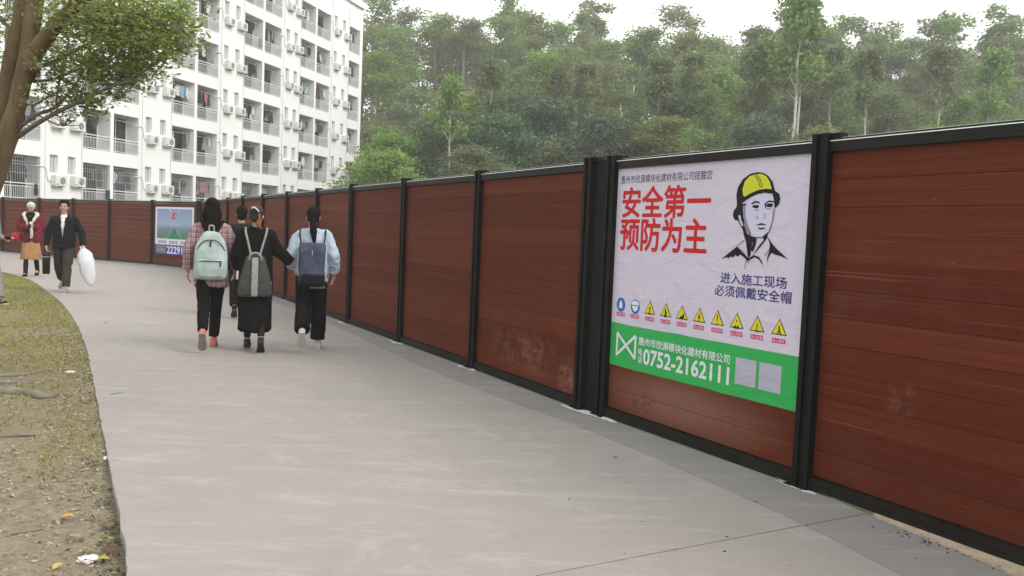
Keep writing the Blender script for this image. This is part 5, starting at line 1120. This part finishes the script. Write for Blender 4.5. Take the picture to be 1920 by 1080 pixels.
bp = backpack_root(p3, 'backpack', 'slate-blue soft backpack on the ponytailed woman in denim'); sl = cloth('slate_nylon', (.075, .085, .12), (.045, .052, .08), 10, .5, .4); bl = cloth('black_nylon', (.015, .016, .02), None, 10, .45); z0 = .79
b = MB(); b.loft([(z0 + z, 0, y, rx, ry) for z, y, rx, ry in ((0, .19, .12, .055), (.02, .195, .145, .075), (.13, .20, .152, .08), (.30, .19, .150, .068), (.42, .18, .155, .052), (.50, .17, .150, .032), (.515, .168, .14, .02))], 36, sq=3.2); fuse(b, 'pack_body', sl, bp, .011, 3, .011, 8)
b = MB(); b.loft([(z0 - .005, 0, .20, .12, .06), (z0 + .01, 0, .205, .148, .078), (z0 + .12, 0, .21, .152, .082), (z0 + .155, 0, .205, .14, .07)], 36, sq=3.2); fuse(b, 'lower_pocket', bl, bp, .011, 3, .006, 10)
MB().tube([(.0, .257, z0 + .43), (-.002, .262, z0 + .37)], .005, 6).build('zip_pull', mat('steel', (.6, .6, .6), .3, metal=1), bp)
for sx in (-1, 1):
    b = MB(); strap_tube(b, [(sx * .13, .17, z0 + .49), (sx * .15, .12, 1.38 + dz), (sx * .15, .0, 1.45 + dz), (sx * .15, -.11, 1.36 + dz), (sx * .16, -.16, 1.15 + dz), (sx * .185, -.06, .95 + dz), (sx * .14, .14, .86 + dz)], .016); b.build('shoulder_strap', bl, bp, True)

# 4: boy in black farther ahead
legs = {'L': (-14, 25, .03, 30), 'R': (12, 4, .0, 0)}; arms = ARMD
p4 = person(-4.18, 13.1, heading((-.34, .94)), 1.66, 'short-haired person in black with black backpack, half hidden beyond the trio')
J, dz, hp, HR, hd = base_body(p4, legs, arms, M['skin'], M['blackc'], mat('dark_sole', (.05, .05, .05), .7))
trousers(p4, J, dz, M['blackc'], .022, .03, .03); top(p4, arms, dz, cloth('charcoal_cloth', (.022, .022, .027)), [(.85, 0, 0, .18, .13), (1.0, 0, 0, .185, .135), (1.2, 0, 0, .19, .13), (1.34, 0, 0, .18, .12), (1.40, 0, 0, .13, .09)], 'jacket')
hair_cap(p4, hp, HR, lambda b, h: b.ell(h((0, .03, 1.665)), (.088, .092, .075)), low=1.585)
bp = backpack_root(p4, 'backpack', 'black backpack on the half hidden person beyond the trio')
b = MB(); b.loft([(.88, 0, .19, .13, .06), (.91, 0, .195, .155, .08), (1.1, 0, .2, .155, .085), (1.28, 0, .185, .14, .065), (1.35, 0, .17, .08, .03)], 32, sq=2.9); fuse(b, 'pack_body', M['blackc'], bp, .012, 3, .005)
for sx in (-1, 1):
    b = MB(); strap_tube(b, [(sx * .06, .16, 1.34), (sx * .10, .09, 1.42), (sx * .125, .0, 1.44), (sx * .13, -.11, 1.34), (sx * .15, -.12, 1.1), (sx * .16, .1, .95)], .028); b.build('shoulder_strap', M['post'], bp, True)

# 5: man in black jacket coming towards the camera
legs = {'L': (16, 2, -.02, -6), 'R': (-13, 38, .10, 30)}; arms = {'R': [(-.275, .03, 1.13), (-.285, -.03, .895), (0, -.05, -1), (1, 0, 0), 75, -1], 'L': [(.285, .03, 1.14), (.325, -.05, .92), (.1, -.1, -1), (-1, 0, 0), 75, 1]}
p5 = person(-8.40, 15.95, heading((.28, -.96)), 1.735, 'man in black jacket and white shirt walking towards the camera with bags in both hands')
J, dz, hp, HR, hd = base_body(p5, legs, arms, M['skin'], cloth('blue_grey_sneaker', (.24, .25, .32), None, 40, .6), M['sole_w'], False)
trousers(p5, J, dz, cloth('dark_olive_cotton', (.055, .05, .038), (.036, .033, .027), 9), .020, .022, .065, .010)
b = MB(); b.loft([(z + dz, 0, y, rx, ry) for z, y, rx, ry in ((1.0, -.005, .15, .118), (1.2, -.005, .15, .122), (1.36, -.005, .12, .11), (1.43, .0, .062, .066), (1.455, .0, .056, .06))], 30); b.build('white_shirt', cloth('white_cotton', (.72, .72, .72)), p5, True)
jb_ = MB(); pts = [(.84, .168, .125), (.86, .178, .136), (1.0, .178, .136), (1.2, .182, .132), (1.33, .172, .115), (1.40, .12, .095)]
# open collar: the jacket is built as an unclosed shell, its front edges apart at the neck
seg = 40; v = []; 
for z, rx, ry in pts:
    gap = .02 + max(0, (z - 1.08)) * .85
    for k in range(seg + 1):
        a = -PI / 2 + gap + (2 * PI - 2 * gap) * k / seg; v.append((rx * math.cos(a), ry * math.sin(a), z + dz))
f = [(i*(seg+1)+k, i*(seg+1)+k+1, (i+1)*(seg+1)+k+1, (i+1)*(seg+1)+k) for i in range(len(pts)-1) for k in range(seg)]
sh_me = MB().add(v, f).mesh('jacket', M['blackc'], True); o = link('t', sh_me); md = o.modifiers.new('s', 'SOLIDIFY'); md.thickness = .03; md.offset = 0; dg = bpy.context.evaluated_depsgraph_get(); dg.update(); tm_ = bpy.data.meshes.new_from_object(o.evaluated_get(dg)); bpy.data.objects.remove(o)
b = MB().add([tuple(q.co) for q in tm_.vertices], [tuple(q.vertices) for q in tm_.polygons]); sleeves(b, arms, dz, .069, .052, -.01, .164)
for sx in (-1, 1): b.cap((sx * .07, .01, 1.40 + dz), (sx * .13, .005, 1.37 + dz), .042, .055); b.tube(curve3([(sx * .03, -.115, 1.30 + dz), (sx * .075, -.075, 1.40 + dz), (sx * .075, .02, 1.455 + dz), (0, .075, 1.465 + dz)]), .020, 8)
fuse(b, 'jacket', cloth('black_nylon_jacket', (.006, .0068, .008), (.012, .013, .016), 7, .6), p5, .012, 3, .006, 8, (1, 1, 1.6))
MB().tube([(.0, -.137, .86 + dz), (0, -.142, 1.0 + dz), (.0, -.140, 1.10 + dz)], .006, 6).build('jacket_zip', M['bar'], p5)
def ex(b, h): b.ell(h((0, -.03, 1.695)), (.078, .062, .036)); b.ell(h((0, .03, 1.67)), (.084, .088, .068)); b.ell(h((-.070, .0, 1.635)), (.016, .05, .045)); b.ell(h((.070, .0, 1.635)), (.016, .05, .045))
hair_cap(p5, hp, HR, ex)
def world_of(p, q): p.rotation_mode = 'XYZ'; return p.location + Matrix.Rotation(p.rotation_euler.z, 3, 'Z') @ (Vector(q) * p.scale[0])
h_ = world_of(p5, hd['R']); o = empty('bottle_bag', h_, rz=p5.rotation_euler.z, label="black tubular bag hanging from the walking man's right hand", cat='bag')
b = MB(); b.loft([(z, 0, 0, r_ * 1.1, r_) for z, r_ in ((-.46, .045), (-.455, .056), (-.20, .060), (-.09, .060), (-.085, .048))], 20, sq=2.6); b.build('bag_body', cloth('black_pouch', (.018, .018, .018), None, 20, .5), o, True)
b = MB(); b.tube(curve3([(-.04, 0, -.09), (-.03, 0, -.03), (0, 0, .005), (.03, 0, -.03), (.04, 0, -.09)]), .008, 6); b.build('carry_strap', M['post'], o, True); MB().box(-.064, .064, -.064, -.058, -.15, -.135).build('zip_line', M['bar'], o)
h_ = world_of(p5, hd['L']); o = empty('white_sack', h_, rz=p5.rotation_euler.z, label="bulging white woven sack in the walking man's left hand", cat='sack'); o.rotation_euler.y = R(-7)
b = MB(); b.loft([(z, x, 0, rx, ry) for z, x, rx, ry in ((.05, -.02, .05, .02), (.01, -.01, .035, .025), (-.03, .0, .075, .06), (-.10, .01, .125, .09), (-.24, .02, .142, .10), (-.40, .03, .135, .095), (-.54, .04, .105, .08), (-.66, .055, .055, .05), (-.71, .065, .02, .02))], 30, fold=.02); fuse(b, 'sack_body', nmat('woven_plastic', (.72, .73, .76), (.6, .62, .66), 6, .5, .3, .006), o, .014, 2, .009, 9, (1, 1, .5))

# 6: woman in red coat and long tan skirt
legs = {'L': (-12, 22, .0, 28), 'R': (12, 2, .0, 0)}; arms = {'L': [(.235, .04, 1.14), (.06, -.20, 1.15), (-1, -.3, .2), (0, .3, 1), 45, 1], 'R': [(-.235, .04, 1.13), (-.05, -.21, 1.13), (1, -.3, .2), (0, .3, 1), 45, -1]}
p6 = person(-11.28, 19.95, heading((.35, -.94)), 1.70, 'woman in red coat, long tan skirt and pale knitted hat looking down at her phone')
J, dz, hp, HR, hd = base_body(p6, legs, arms, M['skin'], cloth('black_boot', (.015, .014, .014), None, 30, .5), mat('boot_sole', (.03, .03, .03), .7), True, (14, 0, -4), True)
trousers(p6, J, dz, M['blackc'], .004, .004, .02, 0, 'tights')
b = MB(); b.loft([(z + dz, 0, 0, rx, ry) for z, rx, ry in ((1.0, .14, .11), (.85, .17, .14), (.6, .195, .175), (.40, .225, .20), (.385, .22, .195))], 48, fold=.10, kf=9); b.build('long_skirt', nmat('tan_suede', (.42, .24, .11), (.30, .16, .07), 5, .9, .2), p6, True)
top(p6, arms, dz, nmat('crimson_wool', (.19, .010, .028), (.09, .006, .016), 4, .9, .4, .01), [(.79, 0, .0, .19, .145), (.84, 0, 0, .205, .16), (1.0, 0, 0, .21, .16), (1.2, 0, 0, .205, .155), (1.34, 0, 0, .19, .13), (1.42, 0, 0, .14, .10)], 'red_coat', .085, .062, .016, fs=7)
MB().add([tuple(q) for q in [(-.10,-.150,.80+dz),(.015,-.166,.80+dz),(.0,-.178,1.0+dz),(.02,-.175,1.2+dz),(.0,-.15,1.36+dz),(-.10,-.125,1.36+dz),(-.12,-.150,1.2+dz),(-.11,-.160,1.0+dz)]], [(0,1,2,7),(7,2,3,6),(6,3,4,5)]).build('dark_front_panel', M['blackc'], p6, True)
wf = nmat('white_fleece', (.66, .64, .60), (.5, .48, .45), 30, .95, .8, .01)
for sx in (-1, 1):
    b = MB(); b.tube(curve3([(sx * .035, -.19, 1.20 + dz), (sx * .09, -.165, 1.33 + dz), (sx * .13, -.07, 1.43 + dz), (sx * .10, .06, 1.455 + dz), (0, .10, 1.45 + dz)]), [.02] * 4 + [.034] * 5 + [.05] * 6 + [.05] * 6, 10); b.build('fleece_collar', wf, p6, True)
b = MB(); b.tube(curve3([(-.07, -.06, 1.47 + dz), (-.06, -.13, 1.40 + dz), (0, -.17, 1.33 + dz), (.06, -.13, 1.40 + dz), (.07, -.06, 1.47 + dz)]), .036, 10); b.ell((0, -.04, 1.46 + dz), (.085, .08, .05)); fuse(b, 'black_scarf', M['blackc'], p6, .012, 3)
b = MB(); b.tube(curve3([(.02, -.185, 1.27 + dz), (.035, -.225, 1.12 + dz), (.045, -.215, .98 + dz), (.03, -.205, .88 + dz)]), [.022, .03, .03, .03, .03, .034, .034, .034, .034, .034, .03, .03, .028, .026, .022, .018], 8); b.build('white_scarf_end', wf, p6, True)
b = MB(); b.ell(hp((0, .018, 1.655)), (.092, .10, .085), rot=HR); b.ell(hp((0, .04, 1.61)), (.086, .07, .06), rot=HR); fuse(b, 'knitted_hat', nmat('pale_knit', (.60, .60, .57), (.45, .45, .42), 60, .95, .8, .006), p6, .01, 3)
hair_b = MB(); hair_b.ell(hp((0, .03, 1.56)), (.085, .06, .07), rot=HR); fuse(hair_b, 'hair', M['hair'], p6, .01, 2)
ph = empty('mobile_phone', world_of(p6, (0, -.26, 1.17 + dz)), rz=p6.rotation_euler.z, label='small black phone in the hands of the woman in the red coat', cat='phone'); ph.rotation_euler.x = R(-40)
MB().box(-.036, .036, -.005, .005, -.07, .07).build('phone_case', M['blackc'], ph); MB().box(-.032, .032, .0052, .0062, -.062, .062).build('screen', mat('phone_screen', (.02, .02, .025), .1), ph)
h_ = world_of(p6, (-.30, -.05, .93 + dz)); o = empty('red_handbag', h_, rz=p6.rotation_euler.z, label='small bright red handbag at the side of the woman in the red coat', cat='bag')
b = MB(); b.loft([(-.07, 0, 0, .075, .045), (-.06, 0, 0, .09, .055), (.04, 0, 0, .085, .05), (.07, 0, 0, .05, .03)], 24, sq=3); b.build('bag_body', cloth('red_leather', (.52, .02, .035), None, 12, .45), o, True)
b = MB(); b.tube(curve3([(-.03, 0, .06), (.0, 0, .22), (.06, 0, .42), (.13, 0, .50)]), .007, 6); b.build('bag_strap', cloth('red_strap', (.35, .015, .03)), o, True)

# 7: person cut off by the left edge of the picture, on the grass
legs = {'L': (18, 4, .02, -8), 'R': (-14, 20, 0, 20)}; arms = {'L': [(.25, .08, 1.13), (.20, -.10, 1.10), (.2, -1, 0), (0, 0, -1), 50, 1], 'R': [(-.25, .03, 1.13), (-.26, -.06, .90), (0, -.15, -1), (1, 0, 0), 35, -1]}
p7 = person(-8.32, 13.45, R(62), 1.66, 'person in grey-green coat with dark shoes, cut off at the left edge on the grass')
p7.location.z = soil_z(-8.3, 13.4)
J, dz, hp, HR, hd = base_body(p7, legs, arms, M['skin'], cloth('dark_grey_shoe', (.05, .045, .045)), M['sole_w'])
trousers(p7, J, dz, cloth('grey_lilac_trousers', (.28, .26, .30)), .022, .03, .04)
top(p7, arms, dz, cloth('grey_green_coat', (.20, .225, .22), (.14, .16, .155), 6), [(.72, 0, 0, .2, .15), (.9, 0, 0, .2, .15), (1.1, 0, 0, .195, .14), (1.3, 0, 0, .185, .13), (1.40, 0, 0, .13, .09)], 'coat')
hair_cap(p7, hp, HR, lambda b, h: b.ell(h((0, .04, 1.60)), (.085, .07, .09)))
h_ = world_of(p7, hd['L']); o = empty('folded_umbrella', h_, rz=p7.rotation_euler.z, label='short black folded umbrella pointing into the picture from the left edge', cat='umbrella')
b = MB(); b.tube([(.0, .10, 0), (.0, -.06, .0), (0, -.16, .005)], [.022, .028, .016], 10); b.build('canopy_roll', M['blackc'], o, True); MB().cap((0, -.16, .005), (0, -.20, .006), .014, .014, 8).build('tip', mat('tan_tip', (.5, .38, .28), .5), o, True)
